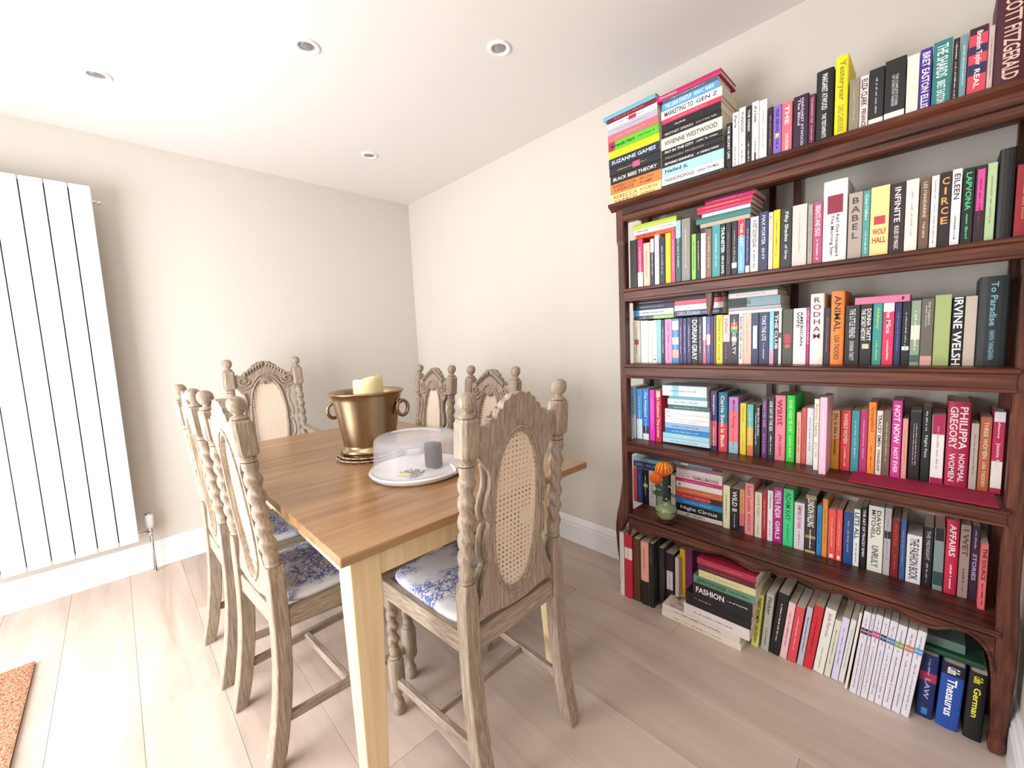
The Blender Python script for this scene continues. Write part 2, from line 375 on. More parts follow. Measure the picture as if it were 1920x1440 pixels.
# ------------------------------------------------------------------ books
UPRIGHT=[
(0, [2.6351, -0.25, 1.803, 0.0183, 0.1644, 0.1085, 0.0], '17161a', 'THE SECRET LIFE', 'e8e8e8', {}, 'thin black paperback on the top of the bookcase, left of the white one'),
(0, [2.6569, -0.25, 1.803, 0.0197, 0.1919, 0.125, 0.0], 'f4efe9', 'Paris|~', '333', {}, 'white paperback on the top of the bookcase, between the thin black and slim white ones'),
(0, [2.6784, -0.25, 1.803, 0.021, 0.1993, 0.125, 0.0], 'f4efe9', 'TWIGS|~', '555', {}, 'slim white book with spaced title on the top of the bookcase, beside the white one'),
(0, [2.7011, -0.25, 1.803, 0.018, 0.1954, 0.125, 0.0], '17161a', 'THE DRESS|~', 'e8e0d8', {}, 'slim black paperback on the top of the bookcase, between the slim white and white ones'),
(0, [2.7199, -0.25, 1.803, 0.0218, 0.2016, 0.125, 0.0], 'f4efe9', 'Artek|~', '555', {'b': [(0.05, 0.18, '333333', 0.3)]}, 'white book on the top of the bookcase, beside the slim black one'),
(0, [2.7434, -0.25, 1.803, 0.0229, 0.1971, 0.125, 0.0], 'efe9e0', '~', 'b9a9a0', {}, 'ivory book taller on the top of the bookcase, beside the white one'),
(0, [2.7696, -0.25, 1.803, 0.0144, 0.1644, 0.1085, 0.0], '2a151b', '~', 'a88', {}, 'thin very dark maroon book on the top of the bookcase, beside the ivory one'),
(0, [2.7856, -0.25, 1.803, 0.0236, 0.163, 0.1076, 0.0], '8566c4', 'YEAR ABROAD|THE A', '2b1b66', {'b': [(0.36, 0.46, 'e8c9a0', 0.5)]}, 'lilac book on the top of the bookcase, beside the thin very dark one'),
(0, [2.8107, -0.25, 1.803, 0.029, 0.1611, 0.1063, 0.0], 'ee6d78', 'THE|LOVE HYPOTHESIS', 'fff0f0', {}, 'coral pink paperback on the top of the bookcase, between the lilac and dark purple ones'),
(0, [2.8427, -0.25, 1.803, 0.0411, 0.1659, 0.1095, 0.0], '2a1230', 'MARGARET ATWOOD/The Blind', 'd8c8e0', {}, 'dark purple paperback on the top of the bookcase, between the coral pink and plum ones'),
(0, [2.8852, -0.25, 1.803, 0.017, 0.1561, 0.103, 0.0], '5f1c3c', 'THE HANDMAIDS TALE|~', 'd9a0b8', {}, 'plum paperback on the top of the bookcase, between the dark purple and thick black ones'),
(0, [2.9037, -0.25, 1.803, 0.0439, 0.2139, 0.1412, 0.0], '131517', 'MARGARET ATWOOD|THE TESTAMENTS', 'dfe8e0', {'h': 1, 'f': 0.33}, 'thick black hardback with rounded spine on the top of the bookcase, beside the plum one'),
(0, [2.9516, -0.25, 1.803, 0.0314, 0.2344, 0.15, 0.0], 'f3de1c', 'Yesteryear|CARO CLAIRE BURKE', '8f8a2a', {'h': 1, 'f': 0.6}, 'bright yellow hardback book on the top of the bookcase, beside the thick black one'),
(0, [2.9869, -0.25, 1.803, 0.024, 0.1552, 0.1024, 0.0], '8f8571', '~', 'b5ab98', {}, 'olive grey book on the top of the bookcase, beside the bright yellow one'),
(0, [3.0121, -0.25, 1.803, 0.0197, 0.1528, 0.1009, 0.0], 'f3d9d6', 'ELIZA CLARK|PENANCE', '1d1416', {'f': 0.7}, 'pale pink book on the top of the bookcase, beside the olive grey one'),
(0, [3.033, -0.25, 1.803, 0.0334, 0.1609, 0.1062, 0.0], '1c1b1e', '~', 'b8b8b8', {'f': 0.25, 'b': [(0.06, 0.15, 'f4efe9', 1)]}, 'black classic book on the top of the bookcase, beside the pale pink one'),
(0, [3.0676, -0.25, 1.803, 0.0443, 0.1677, 0.1107, 0.0], '1c1b1e', 'THE COMPLETE STORIES/OF DOROTHY PARKER', 'c8c8c8', {'f': 0.3, 'r': (0.25, 0.75), 'b': [(0.06, 0.16, 'f4efe9', 1)]}, 'wide black classic book on the top of the bookcase, beside the black classic one'),
(0, [3.1141, -0.25, 1.803, 0.025, 0.1596, 0.1053, 0.0], 'f6e6da', '', '000', {}, 'plain cream book on the top of the bookcase, beside the wide black classic one'),
(0, [3.1402, -0.25, 1.803, 0.0232, 0.1634, 0.1078, 0.0], '4e2a92', 'BRET EASTON ELLIS', 'f1eef5', {'f': 0.65}, 'violet paperback on the top of the bookcase, between the plain cream and wide teal ones'),
(0, [3.1655, -0.25, 1.803, 0.0355, 0.1683, 0.1111, 0.0], '2f7f7c', 'THE SHARDS|BRET EASTON', 'e8f3f0', {'f': 0.6}, 'wide teal paperback on the top of the bookcase, between the violet and thin brown-black ones'),
(0, [3.2029, -0.25, 1.803, 0.0118, 0.16, 0.1056, 0.0], '241d1f', '~|~', 'ddd', {}, 'thin brown-black book on the top of the bookcase, beside the wide teal one'),
(0, [3.2166, -0.25, 1.803, 0.0125, 0.1621, 0.107, 0.0], '6e9aa0', '~', 'd8e8e8', {}, 'pale teal book on the top of the bookcase, beside the thin brown-black one'),
(0, [3.231, -0.25, 1.803, 0.0335, 0.1674, 0.1105, 0.0], 'd84a5c', 'Brandon Taylor|REAL', 'ffeeee', {'b': [(0.32, 0.48, '2b2a56', 1), (0.62, 0.74, '2b2a56', 1), (0.9, 1, '3a1830', 1)]}, 'red and navy patchwork book on the top of the bookcase, beside the pale teal one'),
(0, [3.2655, -0.25, 1.803, 0.0099, 0.1583, 0.1045, 0.0], 'cdb6b2', '~', '8a7070', {}, 'pale rose grey book on the top of the bookcase, beside the red and navy one'),
(0, [3.2763, -0.25, 1.803, 0.0561, 0.2502, 0.15, 0.0], '4a1226', 'F SCOTT FITZGERALD', 'e7c2b0', {'h': 1, 'f': 0.5}, 'very thick maroon book on the top of the bookcase, beside the pale rose grey one'),
(1, [2.229, -0.235, 1.434, 0.0342, 0.2072, 0.125, 0.0], '1d1c1f', '', '000', {}, 'black paperback leftmost on the second shelf, left of the hot pink one'),
(1, [2.2658, -0.235, 1.434, 0.0256, 0.2046, 0.125, 0.0], 'd32c66', '~', 'fff', {'b': [(0, 0.32, 'f4efe9', 1)]}, 'hot pink paperback with white foot on the second shelf, between the black and peach ones'),
(1, [2.294, -0.235, 1.434, 0.03, 0.1835, 0.1211, 0.0], 'f4c3ab', '~', 'c0604a', {}, 'peach paperback on the second shelf, between the hot pink and thin dark navy ones'),
(1, [2.3265, -0.235, 1.434, 0.0172, 0.1949, 0.125, 0.0], '27283c', '~', 'ddd', {'b': [(0.72, 1, 'f4efe9', 1)]}, 'thin dark navy book with white head on the second shelf, beside the peach one'),
(1, [2.3461, -0.235, 1.434, 0.0193, 0.2076, 0.125, 0.0], 'efe6f1', '~', '8a7aa8', {}, 'thin lilac white book on the second shelf, beside the thin dark navy one'),
(1, [2.3678, -0.235, 1.434, 0.0236, 0.1911, 0.125, 0.0], '232338', '~', 'c8c8d8', {}, 'dark navy paperback on the second shelf, between the thin lilac white and golden yellow ones'),
(1, [2.3938, -0.235, 1.434, 0.0232, 0.205, 0.125, 0.0], 'f5c91c', '', '000', {}, 'golden yellow paperback on the second shelf, between the dark navy and rose red ones'),
(1, [2.4192, -0.235, 1.434, 0.0159, 0.2076, 0.125, 0.0], 'e24f79', '~', 'f8d8e0', {}, 'rose red paperback on the second shelf, between the golden yellow and teal patterned ones'),
(1, [2.4374, -0.235, 1.434, 0.0223, 0.2439, 0.125, 0.0], '2c5a5c', '~', 'cfe8e0', {'b': [(0.72, 1, '9cc4de', 1)]}, 'teal patterned book with pale blue head on the second shelf, beside the rose red one'),
(1, [2.4619, -0.235, 1.434, 0.0348, 0.2445, 0.125, 0.0], '8e8c84', '~', 'd8d6cc', {}, 'silver grey paperback on the second shelf, between the teal patterned and thin lime green ones'),
(1, [2.5031, -0.235, 1.434, 0.0169, 0.1785, 0.1178, 0.0], '8fcf54', '~', '2f5a22', {}, 'thin lime green paperback on the second shelf, between the silver grey and thin black ones'),
(1, [2.5222, -0.235, 1.434, 0.0146, 0.1786, 0.1179, 0.0], '16161a', '~', 'ddd', {}, 'thin black book with small print on the second shelf, beside the thin lime green one'),
(1, [2.5388, -0.235, 1.434, 0.0185, 0.1937, 0.125, 0.0], 'f4efe9', '', '000', {'b': [(0.9, 1, '332c2c', 1)]}, 'plain white book with dark head on the second shelf, beside the thin black one'),
(1, [2.5593, -0.235, 1.434, 0.0201, 0.1868, 0.1233, 0.0], '8d6448', '~', 'e8d8c0', {}, 'tan brown paperback on the second shelf, between the plain white and turquoise ones'),
(1, [2.5814, -0.235, 1.434, 0.0295, 0.1937, 0.125, 0.0], '3f9aa2', '~', 'd0f0f0', {}, 'turquoise paperback on the second shelf, between the tan brown and black ones'),
(1, [2.6128, -0.235, 1.434, 0.0154, 0.1937, 0.125, 0.0], '14141a', 'THUNSTER|ON A DATE', 'ffffff', {'f': 0.8}, 'black paperback with bold white print on the second shelf, between the turquoise and black ones'),
(1, [2.6301, -0.235, 1.434, 0.0189, 0.1928, 0.125, 0.0], '1a181b', '~', '777', {}, 'black paperback with faint print on the second shelf, between the black and black ones'),
(1, [2.6509, -0.235, 1.434, 0.0204, 0.1919, 0.125, 0.0], '16161a', '~', 'aaa', {'b': [(0.14, 0.24, 'f4f4f4', 0.9)]}, 'black paperback with white tab on the second shelf, between the black and red ones'),
(1, [2.6731, -0.235, 1.434, 0.0235, 0.1937, 0.125, 0.0], '7db5d8', 'THE LAST|~', 'f0f8ff', {'b': [(0.7, 1, 'e0323c', 1)]}, 'red paperback over pale blue on the second shelf, between the black and indigo ones'),
(1, [2.6984, -0.235, 1.434, 0.0142, 0.1887, 0.1245, 0.0], '2f2858', '~', 'cbc4e8', {'b': [(0, 0.15, 'f4efe9', 1)]}, 'indigo paperback on the second shelf, between the red and white ones'),
(1, [2.7144, -0.235, 1.434, 0.0261, 0.1937, 0.125, 0.0], 'f4efe9', 'A VISIT GOON SQUAD|~', '221818', {'f': 0.6}, 'white paperback with bold black title on the second shelf, between the indigo and navy ones'),
(1, [2.7422, -0.235, 1.434, 0.0288, 0.2041, 0.125, 0.0], '242c58', 'MAX PORTER|SHY', 'cfd4ea', {}, 'navy paperback on the second shelf, between the white and cream ones'),
(1, [2.7726, -0.235, 1.434, 0.0132, 0.1968, 0.125, 0.0], 'ece2d6', 'MAX PORTER', 'c9a9a0', {}, 'cream paperback on the second shelf, between the navy and yellow ones'),
(1, [2.7875, -0.235, 1.434, 0.0195, 0.2003, 0.125, 0.0], 'f2d41c', '~', '8a7a10', {}, 'yellow paperback on the second shelf, between the cream and black ones'),
(1, [2.8086, -0.235, 1.434, 0.0332, 0.1987, 0.125, 0.0], '1a1a20', 'Fifty Shades|of Grey', 'dfe4ea', {}, 'black book with silver script on the second shelf, beside the yellow one'),
(1, [2.8434, -0.235, 1.434, 0.0411, 0.2005, 0.125, 0.0], 'e3cfc8', '~', 'c0aca4', {'f': 0.2}, 'pale pinkish grey paperback on the second shelf, between the black and thin stone grey ones'),
(1, [2.8874, -0.235, 1.434, 0.0133, 0.1945, 0.125, 0.0], 'a8a296', '~', '7a7468', {}, 'thin stone grey book on the second shelf, beside the pale pinkish grey one'),
(1, [2.9021, -0.235, 1.434, 0.0245, 0.1974, 0.125, 0.0], 'b64a72', 'BREASTS AND EGGS|~', 'f8e8f0', {'f': 0.55}, 'dusty pink book on the second shelf, beside the thin stone grey one'),
(1, [2.9281, -0.235, 1.434, 0.0606, 0.2512, 0.15, 0.0], 'faf4f0', 'Karl Ove Knausgaard/The Morning Star', '3a2020', {'h': 1, 'f': 0.4, 'r': (0.42, 0.93), 'b': [(0.6, 0.82, '8c1f38', 0.72)]}, 'thick tall white book on the second shelf, beside the dusty pink one'),
(1, [2.9927, -0.235, 1.434, 0.0339, 0.1996, 0.125, 0.0], 'b0a196', 'BABEL', '4a4440', {'v': 1}, 'taupe paperback on the second shelf, between the thick tall white and teal green ones'),
(1, [3.0278, -0.235, 1.434, 0.0164, 0.1979, 0.125, 0.0], '4f9f9c', 'Coco Mellors|~', 'e8f5f0', {}, 'teal green paperback on the second shelf, between the taupe and wide pale yellow ones'),
(1, [3.0455, -0.235, 1.434, 0.0428, 0.2023, 0.125, 0.0], 'f2dd94', 'WOLF/HALL', 'b5402a', {'w': 1, 'b': [(0.46, 0.58, 'c23a4c', 0.62)]}, 'wide pale yellow paperback on the second shelf, between the teal green and dark maroon ones'),
(1, [3.0895, -0.235, 1.434, 0.0327, 0.2005, 0.125, 0.0], '2c121c', 'INFINITE|RULES OF MAGIC', 'e8e0e0', {}, 'dark maroon paperback on the second shelf, between the wide pale yellow and plain ivory ones'),
(1, [3.1233, -0.235, 1.434, 0.027, 0.2011, 0.125, 0.0], 'faeee0', '~', 'c0a888', {}, 'plain ivory paperback on the second shelf, between the dark maroon and cocoa brown ones'),
(1, [3.1526, -0.235, 1.434, 0.0207, 0.1984, 0.125, 0.0], '6f5242', 'LES MANDARINS|THE SIDE', 'd8c8b0', {'f': 0.35}, 'cocoa brown paperback on the second shelf, between the plain ivory and white ones'),
(1, [3.1755, -0.235, 1.434, 0.0149, 0.1973, 0.125, 0.0], 'f5ece6', '~|~', '9a8a80', {}, 'white paperback with tiny print on the second shelf, between the cocoa brown and black ones'),
(1, [3.1915, -0.235, 1.434, 0.0229, 0.201, 0.125, 0.0], '1d1416', 'CIRCE', 'f0a25a', {'v': 1}, 'black paperback with gold stacked title on the second shelf, between the white and white ones'),
(1, [3.2154, -0.235, 1.434, 0.0182, 0.2021, 0.125, 0.0], 'f6f0ee', 'EILEEN|~', '3c3c48', {'f': 0.6}, 'white paperback with tall grey title on the second shelf, between the black and black ones'),
(1, [3.2356, -0.235, 1.434, 0.0217, 0.1986, 0.125, 0.0], '161a18', 'LAPVONA|~', '4fd08a', {'f': 0.5}, 'black paperback with green title on the second shelf, between the white and black ones'),
(1, [3.2582, -0.235, 1.434, 0.0201, 0.1983, 0.125, 0.0], '2b1a26', '~', '7a1850', {'b': [(0.42, 0.95, 'e0479c', 0.7)]}, 'black book with a neon pink panel on the second shelf, beside the black one'),
(1, [3.2793, -0.235, 1.434, 0.0168, 0.1983, 0.125, 0.0], 'b6cf9e', '~', '7f9a70', {}, 'pale green paperback on the second shelf, between the black and very tall glossy ones'),
(1, [3.2989, -0.235, 1.434, 0.028, 0.2259, 0.1491, 0.0], '17171a', '~', '2c2c30', {'h': 1}, 'very tall glossy black hardback book on the second shelf, beside the pale green one'),
(1, [3.3295, -0.235, 1.434, 0.0269, 0.1786, 0.1179, 0.0], '9c2a34', '~', 'e07a60', {}, 'dark red paperback on the second shelf, right of the very tall glossy one'),
(2, [2.2128, -0.19, 1.105, 0.0354, 0.1879, 0.124, 0.0], 'e9e2d2', '~', '8a5a50', {'b': [(0.44, 0.56, 'b5564e', 0.6)]}, 'cream patterned paperback leftmost on the third shelf, left of the plain white wide one'),
(2, [2.2508, -0.19, 1.105, 0.0357, 0.188, 0.1241, 0.0], 'f7f6f4', '', '000', {}, 'plain white wide book on the third shelf, beside the cream patterned one'),
(2, [2.2879, -0.19, 1.105, 0.0194, 0.1857, 0.1225, 0.0], 'f4f3f0', '~', 'c9c9c9', {}, 'first slim white book on the third shelf, beside the plain white wide one'),
(2, [2.3086, -0.19, 1.105, 0.0204, 0.1867, 0.1232, 0.0], 'f5f5f2', '', '000', {'b': [(0.06, 0.1, '555555', 0.4)]}, 'second slim white book on the third shelf, beside the first slim white one'),
(2, [2.3302, -0.19, 1.105, 0.0188, 0.1876, 0.1238, 0.0], '8ed0e2', '', '000', {}, 'sky blue book on the third shelf, beside the second slim white one'),
(2, [2.3502, -0.19, 1.105, 0.0148, 0.1864, 0.123, 0.0], '20223a', '~', 'f0f0f0', {}, 'thin midnight blue paperback on the third shelf, between the sky blue and bubblegum pink ones'),
(2, [2.3663, -0.19, 1.105, 0.0315, 0.1876, 0.1238, 0.0], 'f39ccb', 'Lonely Castle|~', 'e0327a', {}, 'bubblegum pink book on the third shelf, beside the thin midnight blue one'),
(2, [2.399, -0.19, 1.105, 0.0295, 0.1877, 0.1239, 0.0], '4a8ecb', '~', 'f8c8c8', {'b': [(0.12, 0.3, 'f2b8b0', 1), (0.42, 0.58, 'eef2f8', 1), (0.75, 0.95, 'eef2f8', 1)]}, 'blue and white clouded book on the third shelf, beside the bubblegum pink one'),
(2, [2.4297, -0.19, 1.105, 0.0151, 0.1879, 0.124, 0.0], '4c2f5e', '~', 'd8c8e8', {}, 'thin aubergine book on the third shelf, beside the blue and white one'),
(2, [2.4459, -0.19, 1.105, 0.016, 0.1868, 0.1233, 0.0], '2c3a72', '~', 'c8d0f0', {}, 'first slim navy paperback on the third shelf, between the thin aubergine and dark violet ones'),
(2, [2.4631, -0.19, 1.105, 0.018, 0.1879, 0.124, 0.0], '332a5a', '~', 'c8c0e0', {}, 'dark violet paperback on the third shelf, between the first slim navy and black ones'),
(2, [2.4822, -0.19, 1.105, 0.0265, 0.1888, 0.1246, 0.0], '1c1c26', 'DORIAN GRAY', 'f0f0f4', {'f': 0.8}, 'black book with big white capitals on the third shelf, beside the dark violet one'),
(2, [2.5099, -0.19, 1.105, 0.0174, 0.1869, 0.1233, 0.0], '2a2748', '~', 'e0e0ea', {}, 'ink blue paperback on the third shelf, between the black and white ones'),
(2, [2.5283, -0.19, 1.105, 0.0139, 0.1877, 0.1239, 0.0], 'ef6c84', '~', 'fff', {'b': [(0.5, 1, 'f6f0f2', 1)]}, 'white paperback over coral on the third shelf, between the ink blue and royal blue ones'),
(2, [2.5433, -0.19, 1.105, 0.0158, 0.1867, 0.1232, 0.0], '2c66b4', '~', 'e8e0b0', {'b': [(0.4, 0.62, 'e8e0d0', 1)]}, 'royal blue paperback on the third shelf, between the white and very thin burgundy ones'),
(2, [2.5601, -0.19, 1.105, 0.0094, 0.1876, 0.1238, 0.0], '6c1f3e', '', '000', {}, 'very thin burgundy book on the third shelf, beside the royal blue one'),
(2, [2.5706, -0.19, 1.105, 0.0093, 0.189, 0.1247, 0.0], '5c5a68', '', '000', {}, 'very thin grey book on the third shelf, beside the very thin burgundy one'),
(2, [2.5809, -0.19, 1.105, 0.0244, 0.1903, 0.125, 0.0], 'f2dc2a', 'Thinking of you|~', '8a7a20', {}, 'lemon yellow paperback on the third shelf, between the very thin grey and blush ones'),
(2, [2.6063, -0.19, 1.105, 0.0259, 0.1884, 0.1243, 0.0], 'f1c9c8', 'Yellow|~', 'b8868a', {'b': [(0, 0.45, '2c2a4a', 1)]}, 'blush paperback with dark foot on the third shelf, between the lemon yellow and black ones'),
(2, [2.6332, -0.19, 1.105, 0.0301, 0.1884, 0.1243, 0.0], '1b1c26', '~|GUILTY', 'f0f0f0', {'b': [(0.62, 0.7, '4aa08a', 0.8), (0.7, 0.76, 'd8b04a', 0.8), (0.76, 0.84, 'c0504a', 0.8), (0.45, 0.54, 'eeeeee', 0.6)]}, 'black paperback with rainbow stripes on the third shelf, between the blush and white ones'),
(2, [2.6643, -0.19, 1.105, 0.0152, 0.1884, 0.1243, 0.0], 'f4f2f0', 'RACHEL CUSK|OUTLINE', '3a3a48', {'f': 0.6}, 'white paperback on the third shelf, between the black and pale peach ones'),
(2, [2.6804, -0.19, 1.105, 0.0279, 0.1884, 0.1243, 0.0], 'f3c6b2', '~', 'd89a86', {}, 'pale peach paperback on the third shelf, between the white and navy ones'),
(2, [2.7093, -0.19, 1.105, 0.0236, 0.1884, 0.1243, 0.0], '2a3a5a', '', '000', {'b': [(0.3, 0.75, 'eef2f6', 0.6)]}, 'navy book with white feather on the third shelf, beside the pale peach one'),
(2, [2.7338, -0.19, 1.105, 0.0336, 0.1884, 0.1243, 0.0], '26285e', 'TOKE THE LITE|~', 'e8e8f4', {}, 'deep blue paperback on the third shelf, between the navy and sky blue ones'),
(2, [2.7683, -0.19, 1.105, 0.0147, 0.1884, 0.1243, 0.0], '86d0e2', '~', 'fff', {'b': [(0, 0.3, 'f0a8c8', 1)]}, 'sky blue paperback over pink on the third shelf, between the deep blue and black ones'),
(2, [2.7839, -0.19, 1.105, 0.0128, 0.1884, 0.1243, 0.0], '201c22', 'THE CLUB', 'fff', {'f': 0.8}, 'black book with red and white letters on the third shelf, beside the sky blue one'),
(2, [2.7975, -0.19, 1.105, 0.0093, 0.1884, 0.1243, 0.0], 'f2f2ee', '', '000', {'b': [(0.5, 0.6, '555555', 1)]}, 'thin white paperback on the third shelf, between the black and dark floral ones'),
(2, [2.8101, -0.19, 1.105, 0.0313, 0.1925, 0.125, 0.0], '4c4a3e', '', '000', {'b': [(0.38, 0.55, 'c8364a', 0.6), (0.3, 0.36, 'e86a4a', 0.5)]}, 'dark floral paperback on the third shelf, between the thin white and white ones'),
(2, [2.8431, -0.19, 1.105, 0.0382, 0.1935, 0.125, 0.0], 'f8f5f4', 'AMERICAN/WIFE', '28242a', {'f': 0.5}, 'white book with black capitals on the third shelf, beside the dark floral one'),
(2, [2.8821, -0.19, 1.105, 0.0086, 0.1957, 0.125, 0.0], 'b42c74', 'HELP YOURSELF', 'f0b0d0', {'f': 0.7}, 'thin magenta paperback on the third shelf, between the white and tall white ones'),
(2, [2.8922, -0.19, 1.105, 0.0379, 0.2378, 0.15, 0.0], 'fbf6ee', 'RODHAM', '8a2a2a', {'h': 1, 'v': 1, 'r': (0.05, 0.66)}, 'tall white book with stacked coloured letters on the third shelf, beside the thin magenta one'),
(2, [2.9323, -0.19, 1.105, 0.0162, 0.1879, 0.124, 0.0], '241f3a', '~', 'b05a6a', {}, 'dark navy book half hidden on the third shelf, beside the tall white one'),
(2, [2.9493, -0.19, 1.105, 0.0358, 0.2403, 0.15, 0.0], 'f58c3a', 'ANIMAL|LISA TADDEO', '4a1f10', {'h': 1, 'f': 0.5}, 'tall orange hardback book on the third shelf, beside the dark navy half one'),
(2, [2.9879, -0.19, 1.105, 0.0372, 0.1907, 0.125, 0.0], '1b191f', 'THE LITTLE FRIEND|DONNA TARTT', 'd8d4da', {}, 'wide black paperback on the third shelf, between the tall orange and black ones'),
(2, [3.0264, -0.19, 1.105, 0.0292, 0.1901, 0.125, 0.0], '1a181a', 'DONNA TARTT/THE SECRET HISTORY', 'f2f0ec', {'f': 0.8, 'r': (0.07, 0.6), 'b': [(0.27, 0.35, 'e0cdb8', 0.6)]}, 'black book with stacked white title on the third shelf, beside the wide black one'),
(2, [3.0575, -0.19, 1.105, 0.0225, 0.1906, 0.125, 0.0], '3a9a92', 'Alchemy|~', 'bfe85a', {}, 'jade paperback on the third shelf, between the black and crimson ones'),
(2, [3.0813, -0.19, 1.105, 0.0263, 0.1907, 0.125, 0.0], 'ea3560', 'The Mice|~', 'f8e8ec', {'b': [(0.86, 1, 'f4f0ec', 1)]}, 'crimson paperback with white head on the third shelf, between the jade and dark blue ones'),
(2, [3.1089, -0.19, 1.105, 0.0153, 0.1891, 0.1248, 0.0], '27305f', '~', '7a86c8', {}, 'dark blue paperback on the third shelf, between the crimson and black ones'),
(2, [3.1254, -0.19, 1.105, 0.0186, 0.1892, 0.1249, 0.0], '1b1d22', '~', 'a8b0a8', {'b': [(0.24, 0.3, 'f4f0f2', 0.9)]}, 'black book with a white label on the third shelf, beside the dark blue one'),
(2, [3.1451, -0.19, 1.105, 0.0211, 0.192, 0.125, 0.0], '94a692', '~', 'e8ece0', {'b': [(0.4, 0.62, 'dfe4cf', 1), (0.05, 0.16, '4a6a5a', 1)]}, 'misty green leafy paperback on the third shelf, between the black and grey photographic ones'),
(2, [3.1673, -0.19, 1.105, 0.0261, 0.1945, 0.125, 0.0], '6c665e', 'FIVE TUESDAYS/~', 'd8d0c8', {'f': 0.4, 'r': (0.05, 0.5), 'b': [(0, 0.14, 'e0a8a4', 1)]}, 'grey photographic book with pink foot on the third shelf, beside the misty green leafy one'),
(2, [3.1951, -0.19, 1.105, 0.0334, 0.2024, 0.125, 0.0], 'a9ba7a', '', '000', {}, 'wide sage green paperback on the third shelf, between the grey photographic and black ones'),
(2, [3.2307, -0.19, 1.105, 0.0233, 0.1942, 0.125, 0.0], '17161a', 'IRVINE WELSH', 'f8f4f2', {'f': 0.75, 'r': (0.01, 0.99)}, 'black book with huge white capitals on the third shelf, beside the wide sage green one'),
(2, [3.2555, -0.19, 1.105, 0.0231, 0.1931, 0.125, 0.0], 'c8bcae', '', '000', {}, 'beige book with salmon edge on the third shelf, beside the black one'),
(2, [3.2802, -0.2, 1.105, 0.0543, 0.2415, 0.15, 0.0], '1e2629', 'To Paradise|HANYA YANAGIHARA', '7fb0c0', {'h': 1, 'f': 0.24}, 'very thick near-black hardback book on the third shelf, right of the beige one'),
(3, [2.1928, -0.2004, 0.7548, 0.0336, 0.2392, 0.125, 0.0], '9cc4e6', '~', '4a6a9a', {'b': [(0, 0.45, 'e8f0f8', 1)]}, 'pale blue paperback leftmost on the fourth shelf, left of the sky blue one'),
(3, [2.2295, -0.1984, 0.7542, 0.0287, 0.2315, 0.125, 0.0], '4a9ade', '~', 'e8f4ff', {'b': [(0, 0.4, 'd8f0fa', 1)]}, 'sky blue book fading to white on the fourth shelf, beside the pale blue one'),
(3, [2.26, -0.1968, 0.7537, 0.0294, 0.2335, 0.125, 0.0], '3a86d8', 'The Weekend|~', 'e8f0ff', {'b': [(0, 0.12, 'f0f0f4', 1), (0.12, 0.27, '3a3a50', 1)]}, 'bright blue book with dark foot on the fourth shelf, beside the sky blue one'),
(3, [2.2924, -0.195, 0.7532, 0.0248, 0.2307, 0.125, 0.0], 'e23ac0', '~', 'f8b8f0', {}, 'neon magenta paperback on the fourth shelf, between the bright blue and crimson ones'),
(3, [2.3204, -0.1935, 0.7527, 0.0269, 0.2326, 0.125, 0.0], 'c8324e', 'The Husband The Loner', 'fbe8ea', {'b': [(0.86, 0.98, 'd8c8b0', 0.8)]}, 'crimson book with small picture on top on the fourth shelf, beside the neon magenta one'),
(3, [2.5565, -0.181, 0.7486, 0.0255, 0.2438, 0.125, 0.0], '3a3478', 'Atmosphere|~', 'f4e0e8', {'b': [(0.08, 0.5, 'c86a78', 1)]}, 'indigo paperback over rose on the fourth shelf, left of the teal one'),
(3, [2.5867, -0.1794, 0.748, 0.0341, 0.2416, 0.15, 0.0], '2d7c9c', 'Carrie Soto Is Back', 'fff4ec', {'h': 1, 'b': [(0, 0.48, 'e04a58', 1)]}, 'teal hardback over red on the fourth shelf, between the indigo and lilac ones'),
(3, [2.6262, -0.1774, 0.7473, 0.035, 0.2253, 0.125, 0.0], 'b48ad8', 'Malibu Rising|~', 'd8284a', {'b': [(0.2, 0.75, 'ee7a84', 1), (0, 0.2, '9cc8d8', 1)]}, 'lilac paperback over red on the fourth shelf, between the teal and yellow ones'),
(3, [2.6675, -0.1752, 0.7467, 0.0214, 0.2032, 0.125, 0.0], 'f2d93a', 'Daisy Jones|~', 'c89a20', {}, 'yellow paperback on the fourth shelf, between the lilac and turquoise ones'),
(3, [2.6923, -0.1739, 0.7462, 0.0219, 0.2012, 0.125, 0.0], '6cc0b8', '~', 'f8f0c0', {'b': [(0.2, 0.55, 'f0c05a', 1), (0, 0.2, 'f07840', 1)]}, 'turquoise paperback over orange on the fourth shelf, between the yellow and black ones'),
(3, [2.7166, -0.1726, 0.7458, 0.0214, 0.2013, 0.125, 0.0], '1a181c', 'EVELYN HUGO/~', 'f0f0f0', {'f': 0.6}, 'black paperback on the fourth shelf, between the turquoise and purple ones'),
(3, [2.7423, -0.1713, 0.7454, 0.0192, 0.2301, 0.125, 0.0], '5c2e6e', 'HALF HIS AGE|~', 'c8a8d8', {}, 'purple paperback on the fourth shelf, between the black and near black ones'),
(3, [2.763, -0.1702, 0.745, 0.0215, 0.2338, 0.125, 0.0], '231b28', 'ONE DAY BY THE SEA|~', 'f0ecf0', {'f': 0.5}, 'near black paperback on the fourth shelf, between the purple and wide salmon pink ones'),
(3, [2.7868, -0.169, 0.7445, 0.0331, 0.2437, 0.125, 0.0], 'f0889c', 'want|gillian anderson', 'b02848', {'f': 0.6}, 'wide salmon pink paperback on the fourth shelf, between the near black and neon green ones'),
(3, [2.823, -0.1671, 0.7439, 0.0254, 0.2463, 0.15, 0.0], '3be04e', 'THE NAME OF|CAVA RAVE', 'c8f8b8', {'h': 1}, 'neon green hardback on the fourth shelf, between the wide salmon pink and thin blush ones'),
